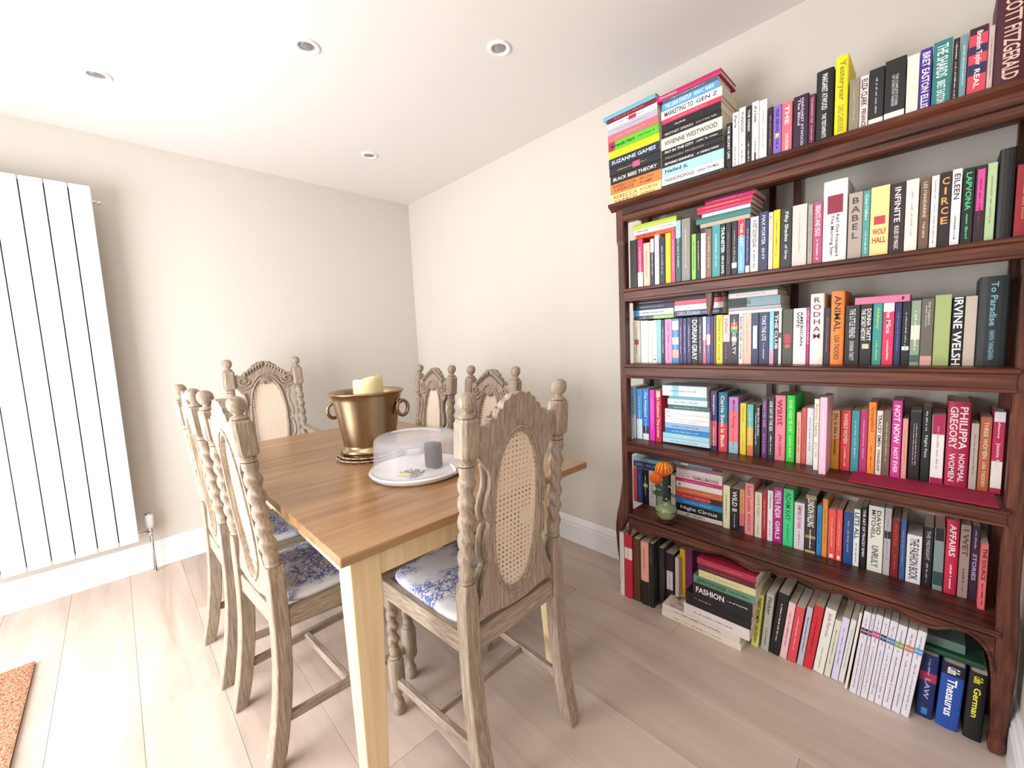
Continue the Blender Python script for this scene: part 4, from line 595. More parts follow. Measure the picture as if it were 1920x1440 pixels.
LYING=[
(0, [2.1484, -0.25, 1.803, 0.2377, 0.0492, 0.16], 'f2d592', 'REBECCA/YARROS|FOURTH/WING', 'a87838', {'f': 0.7}, 'cream and gold book lowest of the left pile atop the bookcase'),
(0, [2.1469, -0.25, 1.8525, 0.2398, 0.0414, 0.16], 'f0813f', 'REBECCA/YARROS|IRON/FLAME', '8a3a18', {'f': 0.7}, 'orange book second from the bottom of the left pile atop the bookcase'),
(0, [2.1479, -0.25, 1.8941, 0.2368, 0.0356, 0.16], '1a191c', 'BLACK BEES THEORY', 'e8e4e0', {}, 'black book with a moon third from the bottom of the left pile atop the bookcase'),
(0, [2.1433, -0.25, 1.93, 0.2396, 0.0354, 0.16], '1d2029', '~', 'c8a040', {'b': [(0.38, 0.52, 'd0508a', 0.7)]}, 'black book with pink flower fourth from the bottom of the left pile atop the bookcase'),
(0, [2.1414, -0.25, 1.9657, 0.2395, 0.0375, 0.16], '1f2b3a', 'SUZANNE GAMES', 'd8e0e8', {}, 'dark blue book fifth from the bottom of the left pile atop the bookcase'),
(0, [2.1424, -0.25, 2.0034, 0.2366, 0.0307, 0.16], 'f2e21a', '~', 'b8a010', {}, 'yellow book sixth from the bottom of the left pile atop the bookcase'),
(0, [2.1404, -0.25, 2.0344, 0.2367, 0.0371, 0.16], '63c52c', 'Miranda Hart|~', '1d3a14', {'b': [(0.86, 1, 'b02a50', 1)]}, 'lime green book seventh from the bottom of the left pile atop the bookcase'),
(0, [2.1386, -0.25, 2.0718, 0.2366, 0.0304, 0.16], 'f07078', '~', 'f8b0b0', {}, 'coral book eighth from the bottom of the left pile atop the bookcase'),
(0, [2.1394, -0.25, 2.1025, 0.2338, 0.0259, 0.16], 'b9b4c6', '~', '9a94b0', {}, 'lilac grey book ninth from the bottom of the left pile atop the bookcase'),
(0, [2.1373, -0.25, 2.1287, 0.2339, 0.0236, 0.16], 'f6f1ef', '~', '5a3030', {'b': [(0.4, 0.55, 'd83050', 0.8)]}, 'white book with red heart tenth from the bottom of the left pile atop the bookcase'),
(0, [2.1352, -0.25, 2.1527, 0.2317, 0.0192, 0.16], '7a1a3a', '~', 'd88', {}, 'burgundy book eleventh from the bottom of the left pile atop the bookcase'),
(0, [2.1162, -0.25, 2.1722, 0.2487, 0.017, 0.16], '6db6cc', '', '000', {'h': 1}, 'sky blue hardback book topmost of the left pile atop the bookcase'),
(1, [2.3884, -0.25, 1.803, 0.2521, 0.0192, 0.16], '1a1a1c', '', '000', {}, 'thin black book lowest of the right pile atop the bookcase'),
(1, [2.3886, -0.25, 1.8225, 0.2389, 0.0336, 0.16], 'f7f3ef', 'FASHIONOPOLIS|DANA THOMAS', '55474a', {}, 'white book with black print second from the bottom of the right pile atop the bookcase'),
(1, [2.389, -0.25, 1.8564, 0.2384, 0.0345, 0.16], 'a9d9e2', 'Nailed it.', '26363c', {'half': 1}, 'pale blue book third from the bottom of the right pile atop the bookcase'),
(1, [2.3893, -0.25, 1.8912, 0.2361, 0.0221, 0.16], '19181b', 'EDWARD ENNINFUL|A VISIBLE MAN', 'f0ecec', {}, 'black book with white capitals fourth from the bottom of the right pile atop the bookcase'),
(1, [2.3895, -0.25, 1.9137, 0.2339, 0.0211, 0.16], '1d1c1e', 'Alexander McQueen', 'a09a94', {}, 'black book with grey print fifth from the bottom of the right pile atop the bookcase'),
(1, [2.3897, -0.25, 1.935, 0.2336, 0.023, 0.16], '1a191c', 'PAT IN THE CITY|~', 'f4f0f0', {}, 'black book with white title sixth from the bottom of the right pile atop the bookcase'),
(1, [2.3877, -0.25, 1.9584, 0.2337, 0.0441, 0.16], 'e9e0d2', 'VIVIENNE WESTWOOD', '5a5450', {'f': 0.4}, 'thick cream book seventh from the bottom of the right pile atop the bookcase'),
(1, [2.3904, -0.25, 2.0028, 0.2289, 0.0228, 0.16], '1b191b', 'BRITNEY SPEARS|~', 'c8c0bc', {}, 'black book with thin capitals eighth from the bottom of the right pile atop the bookcase'),
(1, [2.3906, -0.25, 2.0259, 0.2267, 0.0288, 0.16], '1e1c1e', '~', 'e0e0e0', {'r': (0.2, 0.5)}, 'black book with grey picture ninth from the bottom of the right pile atop the bookcase'),
(1, [2.3932, -0.25, 2.055, 0.224, 0.0177, 0.16], 'd93a58', '~', 'f8b0b8', {}, 'red book tenth from the bottom of the right pile atop the bookcase'),
(1, [2.3888, -0.25, 2.073, 0.232, 0.0316, 0.16], 'f7f4f2', 'MARKETING TO|GEN Z', '2c2a30', {'f': 0.6}, 'white book eleventh from the bottom of the right pile atop the bookcase'),
(1, [2.3914, -0.25, 2.1049, 0.2163, 0.0275, 0.13], '5aa6d4', 'THE LEAN STARTUP|ERIC RIES', 'eef6fb', {'f': 0.6}, 'sky blue book twelfth from the bottom of the right pile atop the bookcase'),
(1, [2.3939, -0.25, 2.1326, 0.2119, 0.0145, 0.13], '5c5a70', '~', 'd8d0d0', {}, 'thin slate book thirteenth from the bottom of the right pile atop the bookcase'),
(1, [2.3646, -0.25, 2.1475, 0.2504, 0.0204, 0.16], 'c01f66', 'Timeless', 'f6c8dc', {'h': 1, 'half': 1}, 'magenta hardback book topmost of the right pile atop the bookcase'),
(2, [2.2564, -0.235, 1.6421, 0.1778, 0.0168, 0.13], 'ee5f34', 'MAX MASTERTON|~', '5a1408', {'f': 0.6}, 'orange book lowest of the left pile of the second shelf'),
(2, [2.2516, -0.235, 1.6592, 0.1894, 0.022, 0.13], 'f7f3f0', 'Unruly|~', '3a3a44', {'f': 0.6}, 'white book second from the bottom of the left pile of the second shelf'),
(2, [2.2468, -0.235, 1.6815, 0.1944, 0.0208, 0.13], 'b4c83a', '', '000', {'h': 1}, 'lime book topmost of the left pile of the second shelf'),
(3, [2.5368, -0.235, 1.6282, 0.1755, 0.0159, 0.13], 'b8ab98', '', '000', {}, 'beige book lowest of the wide pile of the second shelf'),
(3, [2.5203, -0.235, 1.6444, 0.1953, 0.0215, 0.13], '3c7c7a', '', '000', {'h': 1}, 'teal book second from the bottom of the wide pile of the second shelf'),
(3, [2.5429, -0.235, 1.6663, 0.1707, 0.0126, 0.13], 'f2ecea', '~', 'd88', {}, 'thin white book third from the bottom of the wide pile of the second shelf'),
(3, [2.5265, -0.235, 1.6791, 0.1921, 0.0145, 0.13], 'c2245c', '~', 'e87aa0', {}, 'crimson book fourth from the bottom of the wide pile of the second shelf'),
(3, [2.5245, -0.235, 1.6939, 0.1957, 0.0135, 0.13], 'd42f4c', '~', 'ee8', {}, 'red book fifth from the bottom of the wide pile of the second shelf'),
(3, [2.555, -0.235, 1.7077, 0.1736, 0.0174, 0.13], 'c81e72', '~', 'f49ac8', {}, 'magenta book topmost of the wide pile of the second shelf'),
(4, [2.2162, -0.19, 1.2974, 0.19, 0.0168, 0.13], '3c4452', '~', 'cfd6e0', {'b': [(0, 0.48, '9ccc6c', 1)]}, 'slate book with lime end lowest of the first pile of the third shelf'),
(4, [2.2165, -0.19, 1.3145, 0.1898, 0.0261, 0.13], 'dbe8ee', '~', '3a5a7a', {'b': [(0.85, 1, '3a9ad0', 1)]}, 'white map book second from the bottom of the first pile of the third shelf'),
(4, [2.2143, -0.19, 1.3408, 0.1923, 0.0236, 0.13], '22283c', '~', 'c8d0e0', {}, 'navy book third from the bottom of the first pile of the third shelf'),
(4, [2.2147, -0.19, 1.3647, 0.1896, 0.014, 0.13], '1a1b26', '~', 'c8c8d0', {}, 'thin black book fourth from the bottom of the first pile of the third shelf'),
(4, [2.2177, -0.19, 1.379, 0.1868, 0.0116, 0.13], '7a1c38', '', '000', {}, 'thin maroon book topmost of the first pile of the third shelf'),
(5, [2.411, -0.19, 1.3007, 0.1964, 0.0223, 0.13], '2c3a5e', 'CAROL EDGARIAN|~', 'c8d4e8', {'f': 0.7}, 'blue book lowest of the second pile of the third shelf'),
(5, [2.4111, -0.19, 1.3233, 0.1961, 0.0241, 0.13], 'f6f4f2', '~', 'b8a8a8', {'f': 0.2}, 'white book second from the bottom of the second pile of the third shelf'),
(5, [2.4113, -0.19, 1.3477, 0.1959, 0.0185, 0.13], 'e8607c', '', '000', {}, 'rose pink book third from the bottom of the second pile of the third shelf'),
(5, [2.409, -0.19, 1.3665, 0.192, 0.0163, 0.13], '2c2826', '', '000', {}, 'charcoal book topmost of the second pile of the third shelf'),
(6, [2.6271, -0.19, 1.2939, 0.1798, 0.0122, 0.13], 'f0eae8', '', '000', {}, 'thin white book lowest of the third pile of the third shelf'),
(6, [2.627, -0.19, 1.3064, 0.1764, 0.0119, 0.13], 'b9b2b8', '', '000', {}, 'thin grey book second from the bottom of the third pile of the third shelf'),
(6, [2.625, -0.19, 1.3186, 0.1766, 0.0341, 0.13], '7fa4ac', 'THE WORDS/THAT REMAIN', '22343a', {'half': 1, 'b': [(0.62, 1, '1e2428', 1)]}, 'pale blue book third from the bottom of the third pile of the third shelf'),
(6, [2.6267, -0.19, 1.353, 0.1659, 0.0199, 0.13], 'eee6e4', '~', 'e0a0a0', {}, 'blush book fourth from the bottom of the third pile of the third shelf'),
(6, [2.6266, -0.19, 1.3732, 0.1657, 0.0118, 0.13], '1c5c46', '', '000', {'h': 1}, 'dark green hardback book topmost of the third pile of the third shelf'),
(7, [3.0114, -0.19, 1.2962, 0.1291, 0.0227, 0.13], 'e27aa0', '', '000', {'b': [(0.1, 0.14, '4a2040', 0.5)]}, 'pink book lying flat across the upright books on the third shelf'),
(8, [2.3581, -0.2, 0.7574, 0.2013, 0.0215, 0.13], 'bfe4f2', '~', '5aa0c8', {}, 'pale blue and white book lowest of the pile of the fourth shelf'),
(8, [2.3583, -0.2, 0.7793, 0.2011, 0.0212, 0.13], 'a8dcec', '~', 'e8f8ff', {}, 'aqua book second from the bottom of the pile of the fourth shelf'),
(8, [2.3685, -0.2, 0.8007, 0.1908, 0.0211, 0.13], '2f8cd0', '~', 'c8e4f8', {}, 'blue book third from the bottom of the pile of the fourth shelf'),
(8, [2.3687, -0.2, 0.8222, 0.1906, 0.0235, 0.13], '9cc0ea', '~', '4a5a8a', {}, 'hazy blue book fourth from the bottom of the pile of the fourth shelf'),
(8, [2.3689, -0.2, 0.8459, 0.1903, 0.0187, 0.13], 'f3f3f6', '~', 'e0a8b8', {}, 'first white book fifth from the bottom of the pile of the fourth shelf'),
(8, [2.3691, -0.2, 0.8649, 0.1901, 0.021, 0.13], 'f1f2f5', '~', '3a3a40', {'f': 0.6, 'r': (0.02, 0.16)}, 'second white book sixth from the bottom of the pile of the fourth shelf'),
(8, [2.3692, -0.2, 0.8861, 0.1899, 0.0209, 0.13], 'eef1f5', '~', '3a3a40', {'f': 0.5, 'r': (0.02, 0.14)}, 'third white book seventh from the bottom of the pile of the fourth shelf'),
(8, [2.3842, -0.2, 0.9074, 0.1686, 0.0185, 0.13], '3c7476', '~', 'c0dcd8', {}, 'dark teal book eighth from the bottom of the pile of the fourth shelf'),
(8, [2.3819, -0.2, 0.9262, 0.1687, 0.0267, 0.13], 'd8ecf2', '~', '6a7a88', {}, 'ice blue book ninth from the bottom of the pile of the fourth shelf'),
(8, [2.387, -0.2, 0.9532, 0.1615, 0.0102, 0.13], '7ab4cc', '', '000', {}, 'thin blue book tenth from the bottom of the pile of the fourth shelf'),
(8, [2.3576, -0.2, 0.9637, 0.1908, 0.0464, 0.13], 'e6f3f8', '~', '6a8a98', {'f': 0.15, 'b': [(0.62, 0.76, '9cd8ea', 1)]}, 'thick white and aqua book topmost of the pile of the fourth shelf'),
(9, [2.1686, -0.13, 0.5929, 0.1713, 0.0296, 0.126], '22305c', 'GIRL WOMAN', '8a9ad0', {'f': 0.5}, 'navy book lowest of the small pile of the fifth shelf'),
(9, [2.1691, -0.13, 0.6227, 0.171, 0.0185, 0.126], '8ab0cc', '', '000', {}, 'pale blue book topmost of the small pile of the fifth shelf'),
(10, [2.3848, -0.13, 0.4095, 0.2018, 0.0197, 0.126], 'e4ddda', 'JO NESBO', '2a2628', {'f': 0.62, 'r': (0.22, 0.78)}, 'white book lowest of the pile beside the green vase'),
(10, [2.3849, -0.13, 0.4295, 0.2015, 0.036, 0.126], '12161e', 'Night Circus', 'e4e4e8', {'f': 0.6, 'r': (0.1, 0.9)}, 'black book with white title second from the bottom of the pile beside the green vase'),
(10, [2.3851, -0.13, 0.4658, 0.2011, 0.0254, 0.126], '2a86c8', '~', 'a8d8f8', {}, 'blue book third from the bottom of the pile beside the green vase'),
(10, [2.3853, -0.13, 0.4915, 0.2009, 0.0253, 0.126], 'c03a48', '~', 'f8b8a8', {'b': [(0, 0.25, '3a2030', 1)]}, 'red book with dark end fourth from the bottom of the pile beside the green vase'),
(10, [2.3854, -0.13, 0.5171, 0.2006, 0.0252, 0.126], 'd8764a', '~', 'f0b898', {}, 'orange book fifth from the bottom of the pile beside the green vase'),
(10, [2.3856, -0.13, 0.5426, 0.2003, 0.0252, 0.126], 'f2ecec', '', '000', {'b': [(0.9, 0.94, '4a4a5a', 0.4)]}, 'white book sixth from the bottom of the pile beside the green vase'),
(10, [2.3857, -0.13, 0.5681, 0.2, 0.0159, 0.126], 'd02c6e', '~', 'f8c0d8', {}, 'magenta book seventh from the bottom of the pile beside the green vase'),
(10, [2.3858, -0.13, 0.5843, 0.1999, 0.0228, 0.126], 'f4dde4', '~|GIRLBOSS', '5a2c40', {'f': 0.6}, 'pale pink book eighth from the bottom of the pile beside the green vase'),
(10, [2.386, -0.13, 0.6073, 0.1996, 0.0204, 0.126], 'f1ecef', '', '000', {}, 'plain white book ninth from the bottom of the pile beside the green vase'),
(10, [2.3861, -0.13, 0.628, 0.1994, 0.0158, 0.126], 'a86a70', '', '000', {}, 'thin dusty rose book tenth from the bottom of the pile beside the green vase'),
(10, [2.3761, -0.13, 0.6441, 0.2114, 0.0226, 0.126], '5ab4d8', '', '000', {'b': [(0, 0.2, '2a2a34', 1), (0.7, 0.85, 'e8ecec', 1)]}, 'sky blue book topmost of the pile beside the green vase'),
(11, [2.3883, -0.285, 0.0, 0.324, 0.0283, 0.2], 'e8dccc', '~', '8a7868', {'f': 0.4}, 'large cream art book lowest of the big floor pile'),
(11, [2.3911, -0.285, 0.0286, 0.3172, 0.0272, 0.2], 'e4d6cc', '~', '4a3a3a', {'f': 0.3, 'art': 1}, 'large pale art book second from the bottom of the big floor pile'),
(11, [2.4872, -0.285, 0.0561, 0.2547, 0.047, 0.2], 'e6dcdc', '~', '5a4a50', {'f': 0.3}, 'thick white book third from the bottom of the big floor pile'),
(11, [2.4966, -0.285, 0.1034, 0.2504, 0.022, 0.2], '1b1a1c', '', '000', {}, 'black book with thin white lines fourth from the bottom of the big floor pile'),
(11, [2.4944, -0.285, 0.1257, 0.2542, 0.0318, 0.2], '17161a', '~', 'b8b0b4', {'f': 0.3, 'r': (0.1, 0.5)}, 'black book fifth from the bottom of the big floor pile'),
(11, [2.526, -0.285, 0.1579, 0.2258, 0.0538, 0.2], '1c1c1f', 'FASHION|~', 'f0ecee', {'f': 0.45}, 'thick black book with bold title sixth from the bottom of the big floor pile'),
(11, [2.5284, -0.285, 0.212, 0.232, 0.0315, 0.2], '5f8f74', 'LEAVE YOUR SHOES|~', '1c2c24', {'f': 0.5}, 'sage green book seventh from the bottom of the big floor pile'),
(11, [2.5503, -0.285, 0.2438, 0.2115, 0.029, 0.2], 'd8cf9e', '~', 'a8a070', {}, 'pale yellow book eighth from the bottom of the big floor pile'),
(11, [2.546, -0.285, 0.2731, 0.2137, 0.024, 0.2], '5a1c28', '~', 'b04a5a', {}, 'maroon book ninth from the bottom of the big floor pile'),
(11, [2.5438, -0.285, 0.2974, 0.2191, 0.0239, 0.2], 'b02c4a', '~', 'e07a90', {}, 'crimson book topmost of the big floor pile')]
SHELF_WORDS=['top of the bookcase', 'second shelf', 'third shelf', 'fourth shelf', 'fifth shelf', 'floor under the bookcase']
PILE_WORDS=['left pile atop the bookcase', 'right pile atop the bookcase', 'left pile of the second shelf', 'wide pile of the second shelf', 'first pile of the third shelf', 'second pile of the third shelf', 'third pile of the third shelf', 'flat single row of the third shelf', 'pile of the fourth shelf', 'small pile of the fifth shelf', 'pile beside the green vase', 'big floor pile']

TXT = {}
def text_mesh(s):
    """flat mesh of a printed word, normalised to the unit box (x along the line, y up)"""
    if s in TXT: return TXT[s]
    cu = bpy.data.curves.new('t', 'FONT'); cu.body = s; cu.size = 1; cu.resolution_u = 2; cu.offset = .018; cu.fill_mode = 'FRONT'
    ob = bpy.data.objects.new('t', cu); C.objects.link(ob)
    TXT[s] = ob; return ob
def all_texts():
    w = set()
    for R in (UPRIGHT, LYING):
        for r in R:
            t = r[3]
            if r[5 if R is UPRIGHT else 5].get('v') or r[5].get('w'): pass
            for line in t.replace('|', '/').split('/'):
                if line and line != '~':
                    if r[5].get('v'):
                        for ch in line: w.add(ch)
                    else: w.add(line)
    for s in sorted(w): text_mesh(s)
    dg = bpy.context.evaluated_depsgraph_get()
    for s in list(TXT):
        ob = TXT[s]; me = bpy.data.meshes.new_from_object(ob.evaluated_get(dg))
        P = [v.co.copy() for v in me.vertices]; F = [list(p.vertices) for p in me.polygons]
        x0 = min(p.x for p in P); x1 = max(p.x for p in P); y0 = min(p.y for p in P); y1 = max(p.y for p in P)
        TXT[s] = ([((p.x-x0)/(x1-x0), (p.y-y0)/(y1-y0)) for p in P], F, (x1-x0)/(y1-y0))
        cu = ob.data; bpy.data.objects.remove(ob); bpy.data.curves.remove(cu); bpy.data.meshes.remove(me)
all_texts()
def squiggle(seed, n):
    """small print too small to read: a run of dashes of uneven width"""
    rnd = random.Random(seed); P = []; F = []; x = 0
    for i in range(n):
        w = rnd.uniform(.4, 1.0); h = rnd.choice((.7, .7, 1.0)); k = len(P)
        lo = rnd.choice((0, 0, .0, .12))
        P += [(x, lo), (x+w, lo), (x+w, h), (x, h)]; F.append([k, k+1, k+2, k+3]); x += w+(.35 if rnd.random() < .8 else 1.3)
    return [(p[0]/x, p[1]) for p in P], F, x
def lettering(txt, w, h, o, seed):
    """verts/faces in spine space: sx along the spine from its head (0..h), sy across (0..w)"""
    f = o.get('f', .40); V = []; Fs = []
    def put(P, F, s0, s1, t0, t1):
        k = len(V)
        for x, y in P: V.append((s0+x*(s1-s0), t0+y*(t1-t0)))
        for q in F: Fs.append([k+i for i in q])
    if not txt: return V, Fs
    r = o.get('r', (.06, .93))
    if o.get('v'):                       # letters stacked upright one under another
        r = o.get('r', (.07, .72) if len(txt) < 6 else (.05, .66)); n = len(txt); st = (r[1]-r[0])*h/n
        return ('V', [(ch, r[0]*h+st*i, st*.72, w*.62) for i, ch in enumerate(txt)])
    if o.get('w'):                       # short words set across the spine
        a, b = txt.split('/'); return ('V', [(a, h*.60, h*.085, w*.72), (b, h*.72, h*.085, w*.72)])
    parts = txt.split('|'); n = len(parts)
    rng = [r] if n == 1 else [(r[0], r[0]+(r[1]-r[0])*.56), (r[0]+(r[1]-r[0])*.62, r[1])]
    if n == 2 and parts[0] == '~' : rng = [(r[0], r[0]+(r[1]-r[0])*.3), (r[0]+(r[1]-r[0])*.36, r[1])]
    if o.get('r2'): rng = [(.05, .15), o['r2']]
    if o.get('half'): rng = [(r[0], r[0]+(r[1]-r[0])*.45)]
    for pi, (part, rg) in enumerate(zip(parts, rng)):
        lines = part.split('/'); m = len(lines)
        for li, ln in enumerate(lines):
            ff = f if m == 1 else f*.46
            if n == 2 and pi == 1 and parts[0] != '~': ff *= .75
            if ln == '~': ff = min(ff, .30)*(1 if m == 1 else .8)
            cy = w*.5 if m == 1 else w*(.5+(.5-li)*f*.56)
            hh = min(w*ff, .03 if ln != '~' else .0065); L0, L1 = rg[0]*h, rg[1]*h
            if ln == '~':
                P, F, asp = squiggle(seed*7+li*3+pi, max(6, min(44, int((L1-L0)*(.7 if n == 1 else 1)/max(hh*.8, .0022)))))
                if n == 1: L0 += .12*(L1-L0); L1 -= .2*(L1-L0)
                put(P, F, L0, L1, cy-hh*.35, cy+hh*.35); continue
            P, F, asp = TXT[ln]
            L = min(L1-L0, asp*hh*1.5)
            if L < (L1-L0)*.6: L = min((L1-L0)*.75, asp*hh*2.0)
            put(P, F, L0, L0+L, cy-hh/2, cy+hh/2)
    return V, Fs
def cover_bm(w, h, d, hard):
    bm = bmesh.new(); t = .0022 if hard else .0006
    t = min(t, w*.2); hw = w/2; n = 6 if hard else 2
    bul = min(.004, w*.14) if hard else min(.0012, w*.2)
    out = [(-hw, d)]; inn = [(-hw+t, d)]
    if hard:
        out += [(-hw, .008), (-hw+.0008, .0055)]; inn += [(-hw+t, .008), (-hw+t, .0065)]
        for i in range(n+1):
            a = PI-PI*i/n; out.append((math.cos(a)*hw, .003-math.sin(a)*bul)); inn.append((math.cos(a)*(hw-t), .003+t-math.sin(a)*bul))
        out += [(hw-.0008, .0055), (hw, .008)]; inn += [(hw-t, .0065), (hw-t, .008)]
    else:
        out += [(-hw, bul), (-hw+bul, 0), (hw-bul, 0), (hw, bul)]; inn += [(-hw+t, bul+t), (-hw+bul, t), (hw-bul, t), (hw-t, bul+t)]
    out.append((hw, d)); inn.append((hw-t, d))
    V = [[bm.verts.new((x, y, z)) for x, y in P] for P in (out, inn) for z in (0, h)]
    o0, o1, i0, i1 = V
    for k in range(len(out)-1):
        bm.faces.new((o0[k], o0[k+1], o1[k+1], o1[k])); bm.faces.new((i1[k], i1[k+1], i0[k+1], i0[k]))
        bm.faces.new((o1[k], o1[k+1], i1[k+1], i1[k])); bm.faces.new((i0[k], i0[k+1], o0[k+1], o0[k]))
    for k in (0, -1): bm.faces.new((o0[k], o1[k], i1[k], i0[k]))
    return bm
def make_book(w, h, d, hx, txt, tc, o, label, group, seed):
    """book standing on its tail: origin under the spine centre, spine towards -y"""
    hard = o.get('h')
    bk = build('book', cover_bm(w, h, d, hard), plain(hx, .42 if not hard else .5, vary=.05, scale=25), smooth=False)
    tag(bk, label, 'book', group)
    t = min(.0022 if hard else .0006, w*.2); ins = .003 if hard else .0004
    ins = min(ins, h*.1)
    bm = bmesh.new(); bm_box(bm, -w/2+t, w/2-t, .004 if hard else .0025, d-(.004 if hard else .0005), ins, h-ins)
    build('page_block', bm, m_page if seed % 3 else m_pagec, bk)
    yy = -.0006 if not hard else -.0018
    if hard: yy = .003-min(.004, w*.14)-.0003
    for bi, bnd in enumerate(o.get('b', [])):
        z0, z1, bh, fr = bnd if len(bnd) == 4 else (*bnd, 1)
        bm = bmesh.new(); ww = (w-.0016 if not hard else w*.9)*fr/2
        if hard and fr == 1:
            P = []
            for i in range(7):
                a = PI-PI*i/6; P.append((math.cos(a)*(w/2+.0002), .003-math.sin(a)*(min(.004, w*.14)+.0002)))
            v0 = [bm.verts.new((x, y, z0*h)) for x, y in P]; v1 = [bm.verts.new((x, y, z1*h)) for x, y in P]
            for i in range(6): bm.faces.new((v0[i], v0[i+1], v1[i+1], v1[i]))
        else:
            y0 = -.0003 if not hard else yy
            vs = [bm.verts.new(p) for p in ((-ww, y0, z0*h), (ww, y0, z0*h), (ww, y0, z1*h), (-ww, y0, z1*h))]; bm.faces.new(vs)
        build('spine_band', bm, plain(bh, .45, vary=.05, scale=25), bk)
    L = lettering(txt, w, h, o, seed)
    if L[0]:
        if L[0] == 'V':
            V = []; F = []
            for ch, s0, hh, ww in L[1]:
                if ch == ' ': continue
                P, Q, asp = TXT[ch]; wd_ = min(ww, asp*hh*1.2); k = len(V)
                V += [(-wd_/2+x*wd_, yy, h-s0-hh+y*hh) for x, y in P]; F += [[k+i for i in q] for q in Q]
        else:
            V = [(y-w/2, yy, h-x) for x, y in L[0]]; F = L[1]
        me = bpy.data.meshes.new('lettering'); me.from_pydata(V, [], F); me.materials.append(plain(tc if len(tc) == 6 else ''.join(c*2 for c in tc), .5, vary=.03, scale=25))
        ob = bpy.data.objects.new('lettering', me); C.objects.link(ob); ob.parent = bk
    return bk
seed = 1
for ri, g, hx, txt, tc, o, label in UPRIGHT:
    x, y, z, w, h, d, lean = g; seed += 1
    b = make_book(w, h, d, hx, txt, tc, o, label, 'upright books on the '+SHELF_WORDS[ri], seed)
    b.location = (x+w/2*math.cos(lean), y, z+.0003+(w/2*math.sin(lean) if 0 else 0)); 
    if lean:
        b.location = (x+w/2*math.cos(lean), y, z+.0003+w/2*math.sin(lean)); b.rotation_euler = (0, lean, 0)
for si, g, hx, txt, tc, o, label in LYING:
    x, y, z, w, t, d = g; seed += 1
    b = make_book(t-.0004, w, d, hx, txt, tc, o, label, 'books in the '+PILE_WORDS[si], seed)
    b.rotation_euler = (0, -PI/2, 0); b.location = (x+w, y, z+t/2)
    if o.get('art'):
        bm = bmesh.new(); vs = [bm.verts.new(p) for p in ((t/2, .004, .02), (t/2, .004, w-.02), (t/2, d-.02, w-.02), (t/2, d-.02, .02))]; bm.faces.new(vs)
        build('cover_picture', bm, grain('brown_drawing', ['2e2420', '8f6f62', 'd8c6bc', 'e8dcd4'], 'Z', 60, 2, .5, 0, pos=[.3, .42, .5, .7]), b)
b = make_book(.016, .235, .165, '1c4a34', '', '0', dict(h=1), 'dark green hardback lying flat on the dictionaries on the floor', 'flat books over the dictionaries', 501)
b.rotation_euler = (0, -PI/2, 0); b.location = (3.338, -.185, .2148+.008)
b = make_book(.03, .19, .14, '5f7a70', '', '0', {}, 'grey green book lying flat on the dark green hardback over the dictionaries', 'flat books over the dictionaries', 502)
b.rotation_euler = (0, -PI/2, 0); b.location = (3.30, -.165, .2312+.015)
# crimson folder under the right-hand books of the fourth shelf
bm = bmesh.new(); bm_box(bm, 3.02, 3.338, -.278, -.05, 0, .0028); bevel(bm, .001)
fo = build('folder', bm, plain('a81e4a', .75, name='crimson_felt', vary=.15, scale=300, bump=.3)); fo.rotation_euler = (0, math.atan(.02/1.15), 0)
fo.location = (0, 0, .755+.02/1.15*2.2+.0006)
tag(fo, 'crimson felt folder lying flat under the right-hand books of the fourth shelf', 'folder')

# ------------------------------------------------------------------ green vase with flowers
vx, vy, vz = 2.388, -.236, .4120
co = empty('coaster', (vx, vy, vz), 0, 'small dark round wooden coaster under the green vase', 'coaster')
bm = bmesh.new(); lathe(bm, [(.020, .0), (.030, .0), (.032, .006), (.040, .009), (.041, .013), (.036, .015)], 28); build('disc', bm, plain('4a2420', .4, name='dark_turned_wood', vary=.2), co, True, angle=40)
m_glaze = plain('7d9668', .18, name='green_glaze', vary=.25, scale=40, coat=.6)
va = empty('flower_vase', (vx, vy, vz+.0155), 0, 'squat green glazed vase of orange flowers on the fifth shelf', 'vase')
bm = bmesh.new(); lathe(bm, [(.024, 0), (.034, .004), (.043, .022), (.0465, .036), (.045, .044), (.038, .054), (.027, .061), (.018, .065), (.017, .074), (.019, .079), (.016, .079), (.014, .066)], 36); vb = build('body', bm, m_glaze, va, True)
bm = bmesh.new(); lathe(bm, [(.0467, .034), (.0474, .037), (.0466, .040)], 36, cap=False); build('gilt_line', bm, m_brass, vb, True)
fz = vz+.0155
